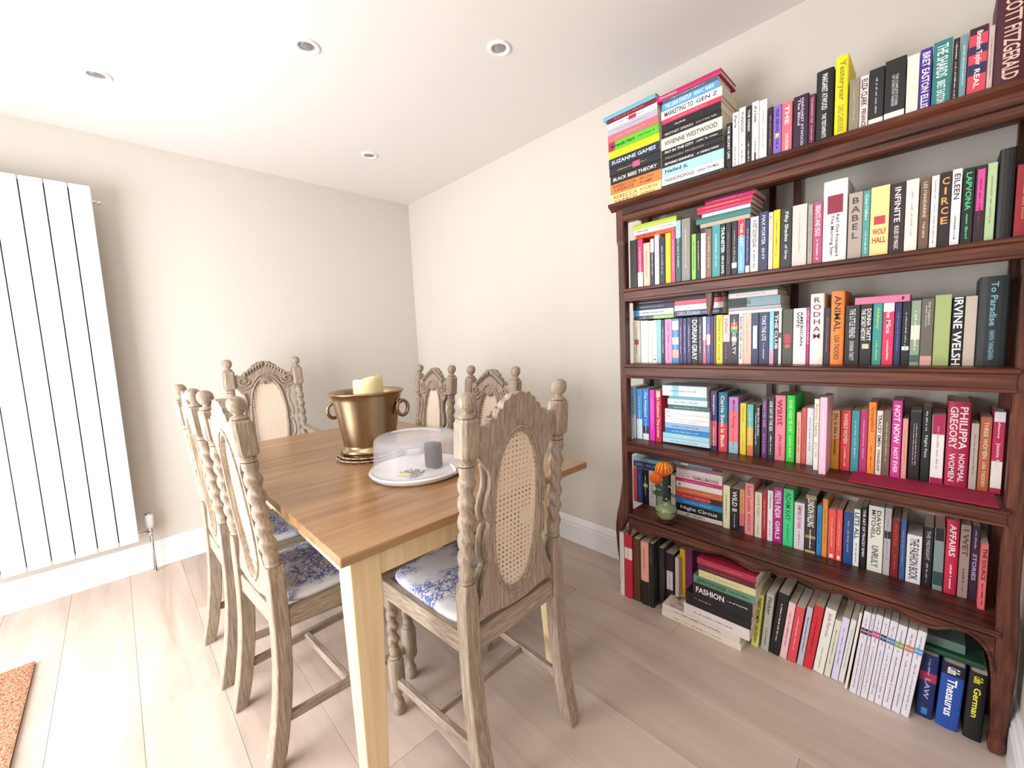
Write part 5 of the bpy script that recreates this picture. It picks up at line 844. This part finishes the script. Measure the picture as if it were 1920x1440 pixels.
def flower(name, cx, cy, cz, r, ca, cb, label, stem_h):
    f = empty(name, (vx, vy, fz+.062), 0, label, 'flower', None)
    bm = bmesh.new(); rnd = random.Random(int(cx*1e4))
    bm2 = bmesh.new()
    for layer, (rr, p1, cnt) in enumerate(((r*.97, 1.95, 26), (r*.86, 1.25, 20), (r*.72, .8, 12))):
        for i in range(cnt):
            th = 2*PI*(i+.5*layer)/cnt+rnd.uniform(-.06, .06); pe = p1+rnd.uniform(-.12, .12); P = []
            for q in range(7):
                ph = .12+(pe-.12)*q/6; rad = rr*(1+.10*layer)+(.0015 if q % 2 else 0)
                P.append(Vector((cx+rad*math.sin(ph)*math.cos(th), cy+rad*math.sin(ph)*math.sin(th), cz-r*.25+rad*.92*math.cos(ph))))
            tube(bm if (i+layer) % 2 else bm2, P, lambda t: r*.085*(1-.45*t), 5)
    bmesh.ops.create_uvsphere(bm, u_segments=14, v_segments=9, radius=r*.86, matrix=Matrix.Translation((cx, cy, cz-r*.25)))
    build('petals', bm, plain(ca, .5, name='petal_'+ca, vary=.2, scale=200), f); build('petals', bm2, plain(cb, .5, name='petal_'+cb, vary=.2, scale=200), f)
    bm = bmesh.new(); tube(bm, [(0, 0, -.03), (cx*.4, cy*.4, cz*.5), (cx, cy, cz-r*.4)], .0028, 6); build('stem', bm, plain('1f3a2c', .6, name='dark_green_stem', vary=.2), f)
    for s in range(3):
        bm = bmesh.new(); a = rnd.uniform(-.6, .6)+(0 if cx > 0 else PI); base = Vector((cx*.4, cy*.4, cz*(.3+.15*s)))
        dirv = Vector((math.cos(a), -.3, .25*rnd.uniform(-.6, 1))).normalized(); L = rnd.uniform(.035, .05)
        sd = dirv.cross(Vector((0, 1, 0))).normalized()
        pts = []
        for q in range(6):
            t = q/5; pts.append((base+dirv*L*t, .007*math.sin(PI*(.12+.85*t))))
        A = [bm.verts.new(p+sd*ww) for p, ww in pts]; B = [bm.verts.new(p-sd*ww+Vector((0, .001, 0))) for p, ww in pts]
        for q in range(5): bm.faces.new((A[q], A[q+1], B[q+1], B[q]))
        build('leaf', bm, plain('27442f', .5, name='leaf_green', vary=.3, scale=80), f)
flower('orange_flower', -.006, -.004, .166, .036, 'e8551c', 'f6c232', 'larger orange flower with yellow streaks in the green vase', .1)
flower('orange_flower', -.040, -.008, .116, .028, 'f0541c', 'f58a2c', 'smaller lower plain orange flower in the green vase', .07)
# red berries sprig
be = empty('berry_sprig', (vx, vy, fz+.062), 0, 'dark twig with tiny pale berries in the green vase', 'flower')
bm = bmesh.new(); tube(bm, [(0, 0, -.03), (.004, 0, .04), (.016, -.006, .085), (.028, -.008, .083)], .002, 5); tube(bm, [(.002, 0, .02), (.03, -.005, .052), (.05, -.006, .046)], .0018, 5); build('twig', bm, plain('3a1c24', .6, name='dark_twig'), be)
bm = bmesh.new()
for p in ((.03, -.010, .083), (.008, -.014, .03), (.02, -.01, .087)): bmesh.ops.create_uvsphere(bm, u_segments=8, v_segments=6, radius=.0042, matrix=Matrix.Translation(p))
build('berries', bm, plain('e8b8a8', .4, name='pale_berry'), be, True)
for k in range(9):
    bm = bmesh.new(); p = Vector((.02+.004*k, -.006, .051-.0006*k)); s = 1 if k % 2 else -1
    a = [bm.verts.new(v) for v in (p, p+Vector((.006, -.001, .003*s)), p+Vector((.012, -.002, .010*s)), p+Vector((.003, -.001, .007*s)))]; bm.faces.new(a); build('leaf', bm, plain('27442f', .5, name='leaf_green', vary=.3, scale=80), be)

# ------------------------------------------------------------------ dining table
TX0, TX1, TY0, TY1, TZ = .70, 2.276, -1.562, -.650, .76
tb = empty('dining_table', ((TX0+TX1)/2, (TY0+TY1)/2, 0), 0, 'rectangular dining table with oak top and cream painted legs', 'table')
ox, oy = -(TX0+TX1)/2, -(TY0+TY1)/2
box('tabletop', m_ttop, tb, TX0+ox, TX1+ox, TY0+oy, TY1+oy, TZ-.024, TZ, .002)
ins = .03; ins2 = .135
def tleg(sx, sy):
    X = TX1+ox-ins if sx > 0 else TX0+ox+ins; Y = TY1+oy-ins2 if sy > 0 else TY0+oy+ins
    bm = bmesh.new(); R = []
    for z, w in ((0, .048), (.62, .074), (TZ-.0245, .074)):
        R.append([(X, Y, z), (X-sx*w, Y, z), (X-sx*w, Y-sy*w, z), (X, Y-sy*w, z)])
    rings(bm, R); bevel(bm, .002); build('leg', bm, m_cream, tb)
for sx in (-1, 1):
    for sy in (-1, 1): tleg(sx, sy)
za, zb = TZ-.10, TZ-.0245; q = ins+.012
m_creamx = m_cream
box('apron_rail', m_creamx, tb, TX0+ox+ins+.074, TX1+ox-ins-.074, TY0+oy+q, TY0+oy+q+.02, za, zb)
box('apron_rail', m_creamx, tb, TX0+ox+ins+.074, TX1+ox-ins-.074, TY1+oy-q-.115, TY1+oy-q-.095, za, zb)
box('apron_rail', m_creamx, tb, TX0+ox+q, TX0+ox+q+.02, TY0+oy+ins+.074, TY1+oy-ins2-.074, za, zb)
box('apron_rail', m_creamx, tb, TX1+ox-q-.02, TX1+ox-q, TY0+oy+ins+.074, TY1+oy-ins2-.074, za, zb)

# ------------------------------------------------------------------ barley twist chairs
HS = .169
def fpost(z): return -(max(0, z-.60))*.095
def frear(z):
    pts = [(0, -.052), (.1, -.030), (.2, -.014), (.3, -.004), (.4, 0), (.7, 0)]
    for (a, fa), (b, fb) in zip(pts, pts[1:]):
        if z <= b: return fa+(fb-fa)*(z-a)/(b-a)
    return 0
def twist(bm, x, z0, z1, yfun, r=.0158, off=.0074, pitch=.098, ph=0, n=20):
    """two-strand barley twist: the cross-section is the union of two turning circles"""
    m = max(8, int((z1-z0)/.004)); R = []
    for i in range(m+1):
        z = z0+(z1-z0)*i/m; e = min(1, min(i, m-i)/7); a = -2*PI*(z/pitch)+ph; d = off*e; q = r+(.0045)*(1-e); P = []
        for k in range(n):
            t = 2*PI*k/n; c_, s_ = math.cos(t-a), math.sin(t-a); rr = d*abs(c_)+math.sqrt(q*q-d*d*s_*s_)
            P.append((x+rr*math.cos(t), yfun(z)+rr*math.sin(t), z))
        R.append(P)
    rings(bm, R)
def lat(bm, x, yf, prof, n=20):
    rings(bm, [[(x+r*math.cos(2*PI*k/n), yf(z)+r*math.sin(2*PI*k/n), z) for k in range(n)] for r, z in prof])
def octblock(bm, x, yf, z0, z1, hw, ch=.010, taper=0):
    R = []
    for z, s in ((z0, .80), (z0+.008, 1), (z1-.008, 1), (z1, .80)):
        h_ = hw*s; c = ch*s; y = yf(z); 
        R.append([(x-h_+c, y-h_, z), (x+h_-c, y-h_, z), (x+h_, y-h_+c, z), (x+h_, y+h_-c, z), (x+h_-c, y+h_, z), (x-h_+c, y+h_, z), (x-h_, y+h_-c, z), (x-h_, y-h_+c, z)])
    rings(bm, R)
def back_panel(t):
    """carved back: crest and splat in one plane, with an oval opening for the cane"""
    cz, a, b = .757, .083, .225
    half = [(0, 1.093), (.012, 1.091), (.020, 1.084), (.028, 1.090), (.038, 1.086), (.043, 1.074), (.052, 1.076), (.060, 1.068), (.063, 1.054), (.072, 1.056), (.080, 1.046), (.082, 1.032), (.090, 1.030), (.098, 1.036), (.106, 1.026), (.112, 1.014), (.128, 1.022), (.1435, 1.020), (.1435, .935), (.124, .925), (.108, .905), (.100, .880), (.101, .850), (.112, .820), (.117, .790), (.110, .765), (.099, .752), (.109, .735), (.116, .700), (.114, .660), (.101, .640), (.111, .622), (.121, .590), (.130, .560), (.1435, .548), (.1435, .505), (.11, .498), (.07, .492), (.04, .486), (0, .484)]
    poly = half+[(-x, z) for x, z in half[::-1][1:-1]]
    def hit(ang):
        dx, dz = math.cos(ang), math.sin(ang); best = None
        for (x1, z1), (x2, z2) in zip(poly, poly[1:]+poly[:1]):
            ex, ez = x2-x1, z2-z1; den = dx*ez-dz*ex
            if abs(den) < 1e-9: continue
            s = (x1*ez-(z1-cz)*ex)/den; u = (x1*dz-(z1-cz)*dx)/den
            if s > 0 and -1e-6 <= u <= 1+1e-6: best = s if best is None else min(best, s)
        return best
    N = 300; bm = bmesh.new(); th = .011; V = []
    for i in range(N):
        an = 2*PI*i/N+.0001
        # denser sampling toward top and bottom
        s = hit(an); ca, sa = math.cos(an), math.sin(an)
        k = 1/((abs(ca)/a)**2.3+(abs(sa)/b)**2.3)**(1/2.3)
        po = (ca*s, cz+sa*s); pi_ = (ca*k, cz+sa*k)
        V.append([bm.verts.new((x, fpost(z)+dy, z)) for x, z in (po, pi_) for dy in (-th, th)])
    for i in range(N):
        A, B = V[i], V[(i+1) % N]
        for p, q in ((0, 2), (3, 1), (1, 0), (2, 3)): bm.faces.new((A[p], A[q], B[q], B[p]))
    root = t; t = build('back_panel', bm, m_cw, t)
    # rope moulding round the oval, both faces
    bm = bmesh.new()
    for dy, rr in ((th+.003, .006), (-th-.001, .0045)):
        P = []
        for i in range(90):
            an = 2*PI*i/90; ca, sa = math.cos(an), math.sin(an); k = 1.07/((abs(ca)/a)**2.3+(abs(sa)/b)**2.3)**(1/2.3); z = cz+sa*k
            P.append((ca*k, fpost(z)+dy, z))
        m_ = len(P); R = []
        for i, p in enumerate(P):
            A_, B_ = Vector(P[i-1]), Vector(P[(i+1) % m_]); tt = (B_-A_).normalized(); nn = Vector((0, 1, 0)); bn = tt.cross(nn)
            q_ = rr*(1+.18*math.sin(i*PI)) if 0 else rr*(1.15 if i % 2 else .85)
            R.append([Vector(p)+nn*math.cos(2*PI*k/6)*q_+bn*math.sin(2*PI*k/6)*q_ for k in range(6)])
        VV = [[bm.verts.new(x) for x in r_] for r_ in R]
        for i in range(m_):
            for k in range(6): bm.faces.new((VV[i][k], VV[i][(k+1) % 6], VV[(i+1) % m_][(k+1) % 6], VV[(i+1) % m_][k]))
    build('oval_moulding', bm, m_cw, t, True)
    # scrolled side mouldings on the front face
    for sgn in (-1, 1):
        bm = bmesh.new()
        for seg in ([(.108, .915), (.100, .885), (.101, .850), (.113, .820), (.118, .790), (.110, .765)], [(.101, .748), (.111, .735), (.117, .70), (.115, .66), (.103, .645)], [(.101, .636), (.113, .620), (.123, .59), (.130, .56), (.130, .535)]):
            P = smooth(seg, 2); tube(bm, [(sgn*(x+.005), fpost(z)+th+.003, z) for x, z in P], .0085, 7)
        build('scroll_moulding', bm, m_cw, t, True)
    # crest carving : two C scrolls, leafy arch and a little shell
    bm = bmesh.new(); yo = lambda z: fpost(z)+th+.003
    for sgn in (-1, 1):
        P = []
        for i in range(34):
            an = i/33*PI*2.6; r = .030*(1-i/33*.78); P.append((sgn*(.108-r*math.cos(an)*1.0), .985+r*math.sin(an)*-.9))
        tube(bm, [(x, yo(z), z) for x, z in P], .0052, 6)
        P = smooth([(.136, .945), (.10, .938), (.07, .955), (.055, .985), (.035, 1.010), (0, 1.020)], 2); tube(bm, [(sgn*x, yo(z), z) for x, z in P], .005, 6)
        for i in range(7):
            f = i/6; x = .008+.086*f; z = 1.074-.052*f**1.2
            tube(bm, [(sgn*x, yo(z)-.002, z-.014), (sgn*(x+.006), yo(z)+.004, z+.004), (sgn*(x-.004), yo(z), z+.013)], .0062, 6)
    for i in range(9):
        an = PI*(.1+.8*i/8); tube(bm, [(0, yo(.975), .962), (.030*math.cos(an), yo(.99)+.003, .972+.030*math.sin(an))], .0042, 5)
    build('crest_carving', bm, m_cw, t, True)
    # cane webbing with real holes
    bm = bmesh.new(); p = .0142; cache = {}
    def vtx(x, z):
        k_ = (round(x, 5), round(z, 5))
        if k_ not in cache: cache[k_] = bm.verts.new((x, fpost(z), z))
        return cache[k_]
    nx_, nz_ = 7, 18
    for i in range(-nx_, nx_+1):
        for j in range(-nz_, nz_+1):
            x, z = i*p, cz+j*p
            if (abs(x)/(a+.008))**2.3+(abs(z-cz)/(b+.008))**2.3 > 1: continue
            ho = [(x+.0034*math.cos(PI/4*k+PI/8), z+.0034*math.sin(PI/4*k+PI/8)) for k in range(8)]
            sq = [(x+p/2, z), (x+p/2, z+p/2), (x, z+p/2), (x-p/2, z+p/2), (x-p/2, z), (x-p/2, z-p/2), (x, z-p/2), (x+p/2, z-p/2)]
            S_ = [vtx(*q_) for q_ in sq]; Hh = [bm.verts.new((q_[0], fpost(q_[1]), q_[1])) for q_ in ho]
            for k in range(8): bm.faces.new((S_[k], S_[(k+1) % 8], Hh[k], Hh[k-1]))
    ob = build('cane_webbing', bm, m_cane, t)
def make_chair(arms=False):
    t = empty('barley_twist_chair')
    for s in (-1, 1):
        x = s*HS
        # rear leg
        bm = bmesh.new(); R = []
        for i in range(15):
            z = .612*i/14; hw = .0225 if i < 14 else .016; hy = .0215; y = frear(z); c = .003
            if i == 0: hw = .018; hy = .018
            R.append([(x-hw+c, y-hy, z), (x+hw-c, y-hy, z), (x+hw, y-hy+c, z), (x+hw, y+hy-c, z), (x+hw-c, y+hy, z), (x-hw+c, y+hy, z), (x-hw, y+hy-c, z), (x-hw, y-hy+c, z)])
        rings(bm, R); build('rear_leg', bm, m_cw, t)
        bm = bmesh.new(); lat(bm, x, fpost, [(.018, .6125), (.021, .617), (.018, .622), (.020, .626), (.0165, .631)])
        twist(bm, x, .631, .925, fpost, ph=s*.8); lat(bm, x, fpost, [(.017, .9255), (.021, .929), (.018, .934), (.021, .938), (.017, .943)])
        tp = build('twisted_post', bm, m_cw, t, True, angle=50)
        bm = bmesh.new(); octblock(bm, x, fpost, .9435, 1.046, .0255, .008); build('post_block', bm, m_cw, tp)
        bm = bmesh.new(); lat(bm, x, fpost, [(.020, 1.0465), (.0225, 1.050), (.020, 1.054), (.013, 1.057), (.0105, 1.061), (.016, 1.066), (.0215, 1.075), (.0235, 1.086), (.0215, 1.098), (.015, 1.106), (.006, 1.1095)]); build('finial', bm, m_cw, tp, True)
        # front leg : block, twist, octagon, bun foot
        xf = s*.190; yf = lambda z: .398
        bm = bmesh.new(); octblock(bm, xf, yf, .375, .417, .019, .005); twist(bm, xf, .215, .377, yf, .0118, .0078, .088, s*.5)
        lat(bm, xf, yf, [(.017, .199), (.020, .205), (.016, .211), (.018, .216)]); octblock(bm, xf, yf, .082, .2, .0225, .009)
        lat(bm, xf, yf, [(.013, 0), (.019, .008), (.021, .024), (.018, .042), (.012, .054), (.011, .062), (.016, .072), (.017, .083)])
        build('front_leg', bm, m_cw, t, True, angle=40)
        # side stretcher and side rail
        bm = bmesh.new(); R = []
        for (yy_, xx_, z_) in ((-.0, HS, .138), (.378, .190, .122)):
            R.append([(s*xx_-.010, yy_, z_-.013), (s*xx_+.010, yy_, z_-.013), (s*xx_+.010, yy_, z_+.013), (s*xx_-.010, yy_, z_+.013)])
        rings(bm, R); bevel(bm, .003); build('side_stretcher', bm, m_cy, t)
        bm = bmesh.new(); rings(bm, [[(s*(xx_-.012), yy_, .416), (s*(xx_+.012), yy_, .416), (s*(xx_+.012), yy_, .474), (s*(xx_-.012), yy_, .474)] for yy_, xx_ in ((.0217, HS+.006), (.405, .198))]); bevel(bm, .002); build('seat_rail', bm, m_cy, t)
    box('cross_stretcher', m_cx, t, -.169, .169, .17, .19, .118, .142, .003)
    box('seat_rail', m_cx, t, -HS+.023, HS-.023, -.012, .012, .418, .476, .002)
    bm = bmesh.new(); bm_box(bm, -.210, .210, .4055, .428, .416, .474); bevel(bm, .003); build('seat_rail', bm, m_cx, t)
    # domed upholstered seat pad
    bm = bmesh.new(); R = []
    n = 18
    def sq(hx, hy, r, z, cy=.215):
        P = []
        for k in range(4*n):
            an = 2*PI*k/(4*n); ca, sa = math.cos(an), math.sin(an); kk = 1/((abs(ca))**7+(abs(sa))**7)**(1/7)
            yy_ = cy+sa*kk*hy; ww = hx*(1-.06*(cy+hy-yy_)/(2*hy)); P.append((ca*kk*ww, yy_, z))
        return P
    for hx_, hy_, z in ((.180, .180, .470), (.187, .190, .476), (.190, .192, .484), (.187, .189, .493), (.176, .178, .498), (.150, .152, .503), (.110, .112, .506), (.05, .05, .5075)): R.append(sq(hx_, hy_, 0, z))
    rings(bm, R); build('seat_pad', bm, m_toile, t, True)
    back_panel(t)
    if arms:
        for s in (-1, 1):
            bm = bmesh.new(); P = smooth([(s*(HS+.004), -.005, 0), (s*.20, .06, 0), (s*.225, .18, 0), (s*.225, .28, 0), (s*.232, .325, 0)][:0] or [(0, 0)], 0) if 0 else None
            pts = [(s*(HS+.006), .0, .690), (s*.195, .06, .668), (s*.212, .15, .655), (s*.215, .24, .665), (s*.218, .31, .675), (s*.222, .335, .660)]
            Rr = []
            for i, (ax_, ay_, az_) in enumerate(pts):
                w_ = .016+.004*i if i < 5 else .022; h2 = .011
                Rr.append([(ax_-w_, ay_, az_-h2), (ax_+w_, ay_, az_-h2), (ax_+w_, ay_, az_+h2), (ax_-w_, ay_, az_+h2)])
            rings(bm, Rr); bevel(bm, .004, 2); build('arm', bm, m_cx, t, True, angle=40)
            bm = bmesh.new(); twist(bm, s*.216, .475, .658, lambda z: .28, .0118, .0075, .088); build('arm_post', bm, m_cw, t, True, angle=40)
    return t
ch = make_chair()
def put(o, x, y, rz, label, sc=1):
    o.location = (x, y, 0); o.rotation_euler = (0, 0, rz); o.scale = (sc, sc, sc)
    tag(o, label, 'chair', 'barley twist dining chairs around the table')
put(ch, 2.362, -1.1215, PI/2, 'limed barley twist chair at the near end of the table, cane back to the camera')
put(copy_tree(ch), 1.697, -1.617, math.radians(4), 'limed barley twist chair at the left side of the table, nearer of two')
put(copy_tree(ch), 1.207, -1.645, math.radians(1), 'limed barley twist chair at the left side of the table, farther of two')
put(copy_tree(ch), 1.640, -.605, PI, 'limed barley twist chair against the far long side, right one of two')
put(copy_tree(ch), 1.128, -.605, PI, 'limed barley twist chair against the far long side, left one by the corner')
ac = make_chair(True); ac.name = 'barley_twist_armchair'
put(ac, .305, -1.223, -PI/2, 'taller limed barley twist armchair facing the camera at the far head of the table', 1.07)

# ------------------------------------------------------------------ things on the table
tx, ty = 1.478, -1.125
tr = empty('trivet', (tx, ty, TZ), 0, 'round silvery trivet of woven loops under the brass bucket', 'trivet')
m_silver = plain('b9a48e', .35, .9, name='tarnished_silver', vary=.2, scale=90)
bm = bmesh.new()
for ring_r, z, n_, rr in ((.124, .006, 22, .023), (.112, .016, 20, .022)):
    for i in range(n_):
        an = 2*PI*i/n_; c = Vector((ring_r*math.cos(an), ring_r*math.sin(an), z)); e1 = Vector((-math.sin(an), math.cos(an), 0)); e2 = Vector((math.cos(an), math.sin(an), .25)).normalized()
        tube(bm, [c+e1*rr*math.cos(2*PI*k/14)+e2*rr*.62*math.sin(2*PI*k/14) for k in range(14)], .0042, 5, closed=True)
tube(bm, [(.090*math.cos(2*PI*k/30), .090*math.sin(2*PI*k/30), .018) for k in range(30)], .005, 5, closed=True)
lathe(bm, [(.085, .008), (.085, .0215)], 24)
build('woven_loops', bm, m_silver, tr, True)
bu = empty('brass_bucket', (tx, ty, TZ+.0232), 0, 'aged brass ice bucket with two ring handles on the table', 'bucket')
bm = bmesh.new()
lathe(bm, [(.100, 0), (.112, .002), (.115, .012), (.110, .020), (.103, .027), (.101, .034), (.103, .040), (.108, .080), (.116, .130), (.125, .185), (.132, .225), (.137, .243), (.142, .248), (.146, .252), (.147, .256), (.144, .260), (.140, .258), (.134, .248), (.121, .185), (.108, .110), (.098, .045), (.05, .040)], 64, sx=1.04, sy=.96)
ob = build('body', bm, m_brass, bu, True); ob.rotation_euler = (0, 0, .8)
for s in (-1, 1):
    dx, dy = math.cos(.70)*s, math.sin(.70)*s
    e = Vector((dx, dy, 0)); base = e*.137; zt = .205 if s < 0 else .210
    bm = bmesh.new()
    tube(bm, [base*.90+Vector((0, 0, zt)), base*1.04+Vector((0, 0, zt+.004)), base*1.12+Vector((0, 0, zt-.002))], .009, 8)
    bmesh.ops.create_uvsphere(bm, u_segments=12, v_segments=8, radius=.016, matrix=Matrix.Translation(base*.94+Vector((0, 0, zt)))); lug = build('lug', bm, m_brass, bu, True)
    bm = bmesh.new(); c = base*1.12+Vector((0, 0, zt-.028)); ee = (Vector((-dy, dx, 0))*.75+e*.55).normalized()
    tube(bm, [c+ee*.026*math.cos(2*PI*k/22)+Vector((0, 0, 1))*.032*math.sin(2*PI*k/22) for k in range(22)], .0078, 7, closed=True); build('ring_handle', bm, m_brass, lug, True)
ca = empty('candle', (tx+.012, ty+.004, TZ+.0232+.0405), 0, 'thick ivory pillar candle with a slumped top standing in the brass bucket', 'candle')
bm = bmesh.new(); R = []
def top_(an): return .262+.020*(.5+.5*math.cos(an-.75))+.004*math.sin(3*an)
N = 36
for f, r in ((0, .060), (.4, .061), (.93, .060), (.985, .0595), (1.0, .056)):
    R.append([(r*math.cos(2*PI*k/N), r*math.sin(2*PI*k/N), top_(2*PI*k/N)*f) for k in range(N)])
for f, r in ((.992, .046), (.95, .03), (.935, .012)):
    R.append([(r*math.cos(2*PI*k/N), r*math.sin(2*PI*k/N), (.6*top_(2*PI*k/N)+.4*.264)*f) for k in range(N)])
rings(bm, R); wx = build('wax', bm, m_candle, ca, True, angle=60)
bm = bmesh.new(); tube(bm, [(0, 0, .240), (.002, 0, .262)], .0016, 5); build('wick', bm, m_dark, wx)

kx, ky = 1.862, -1.122
cb_ = empty('cake_carrier', (kx, ky, TZ), 0, 'round clear plastic cake dome on a white base on the table', 'cake carrier')
bm = bmesh.new(); lathe(bm, [(.120, 0), (.154, .001), (.166, .010), (.171, .020), (.168, .025), (.158, .022), (.150, .014), (.08, .013)], 64); build('base_plate', bm, m_whitepl, cb_, True, angle=50)
bm = bmesh.new(); lathe(bm, [(.157, .0235), (.160, .028), (.155, .030), (.1525, .045), (.151, .100), (.1495, .122), (.146, .134), (.137, .142), (.100, .146), (.092, .149), (.02, .152)], 64, cap=True); 
bmesh.ops.delete(bm, geom=[f for f in bm.faces if all(v.co.z < .024 for v in f.verts)], context='FACES')
build('dome', bm, m_dome, cb_, True)
for an in (.75+PI/2+.4, .45):
    bm = bmesh.new(); d_ = Vector((math.cos(an), math.sin(an), 0)); e_ = Vector((-d_.y, d_.x, 0)); R = []
    for r, z in ((.162, .012), (.170, .014), (.170, .034), (.150, .052), (.146, .050), (.160, .030)): R.append([d_*r+e_*.026+Vector((0, 0, z)), d_*r-e_*.026+Vector((0, 0, z))])
    A = [[bm.verts.new(p) for p in r] for r in R]
    for i in range(len(A)): bm.faces.new((A[i][0], A[i][1], A[(i+1) % len(A)][1], A[(i+1) % len(A)][0]))
    bm.faces.new([r[0] for r in A]); bm.faces.new([r[1] for r in A][::-1]); build('clip', bm, m_whitepl, cb_)
bm = bmesh.new(); R = []
for k in range(13):
    f = k/12*2-1; R.append([Vector((.09*f*.7, .09*f*.7, .152+.010*(1-f*f)))+Vector((s*.010*.7, -s*.010*.7, 0))+Vector((0, 0, dz)) for s, dz in ((-1, 0), (1, 0), (1, .003), (-1, .003))])
rings(bm, R); build('carry_handle', bm, m_dome, cb_)
sl = empty('cake_slice', (kx+.030, ky+.048, TZ+.0145), .2, 'dark square slice of cake left inside the clear cake dome', 'cake')
bm = bmesh.new(); bm_box(bm, -.029, .029, -.020, .020, 0, .092); bevel(bm, .004, 2); build('sponge', bm, plain('232434', .8, name='dark_cake', vary=.3, scale=150, bump=.5), sl)
pc = empty('cake_scrap', (kx+.03, ky-.075, TZ+.0145), .5, 'yellow scrap of cake lying among crumbs under the clear dome', 'cake')
bm = bmesh.new(); lathe(bm, [(.6, 0), (1, .15), (.9, .8), (.5, 1)], 10); bmesh.ops.scale(bm, vec=(.032, .012, .008), verts=bm.verts[:]); build('crust', bm, plain('e2cc6a', .7, name='yellow_sponge', vary=.15, scale=150), pc, True)
bm = bmesh.new(); rn = random.Random(3)
for i in range(90):
    a_ = rn.uniform(0, 2*PI); r_ = rn.uniform(0, .055); s = rn.uniform(.0012, .0034); px_, py_ = .035+r_*math.cos(a_), -.045+r_*math.sin(a_)*.8
    bm_box(bm, px_-s, px_+s, py_-s, py_+s, 0, s*1.3)
cr = build('crumbs', bm, plain('4a3a34', .9, name='crumb', vary=.4, scale=300)); cr.location = (kx, ky, TZ+.0145); tag(cr, 'scatter of dark cake crumbs inside the clear dome', 'crumbs', kind='stuff')
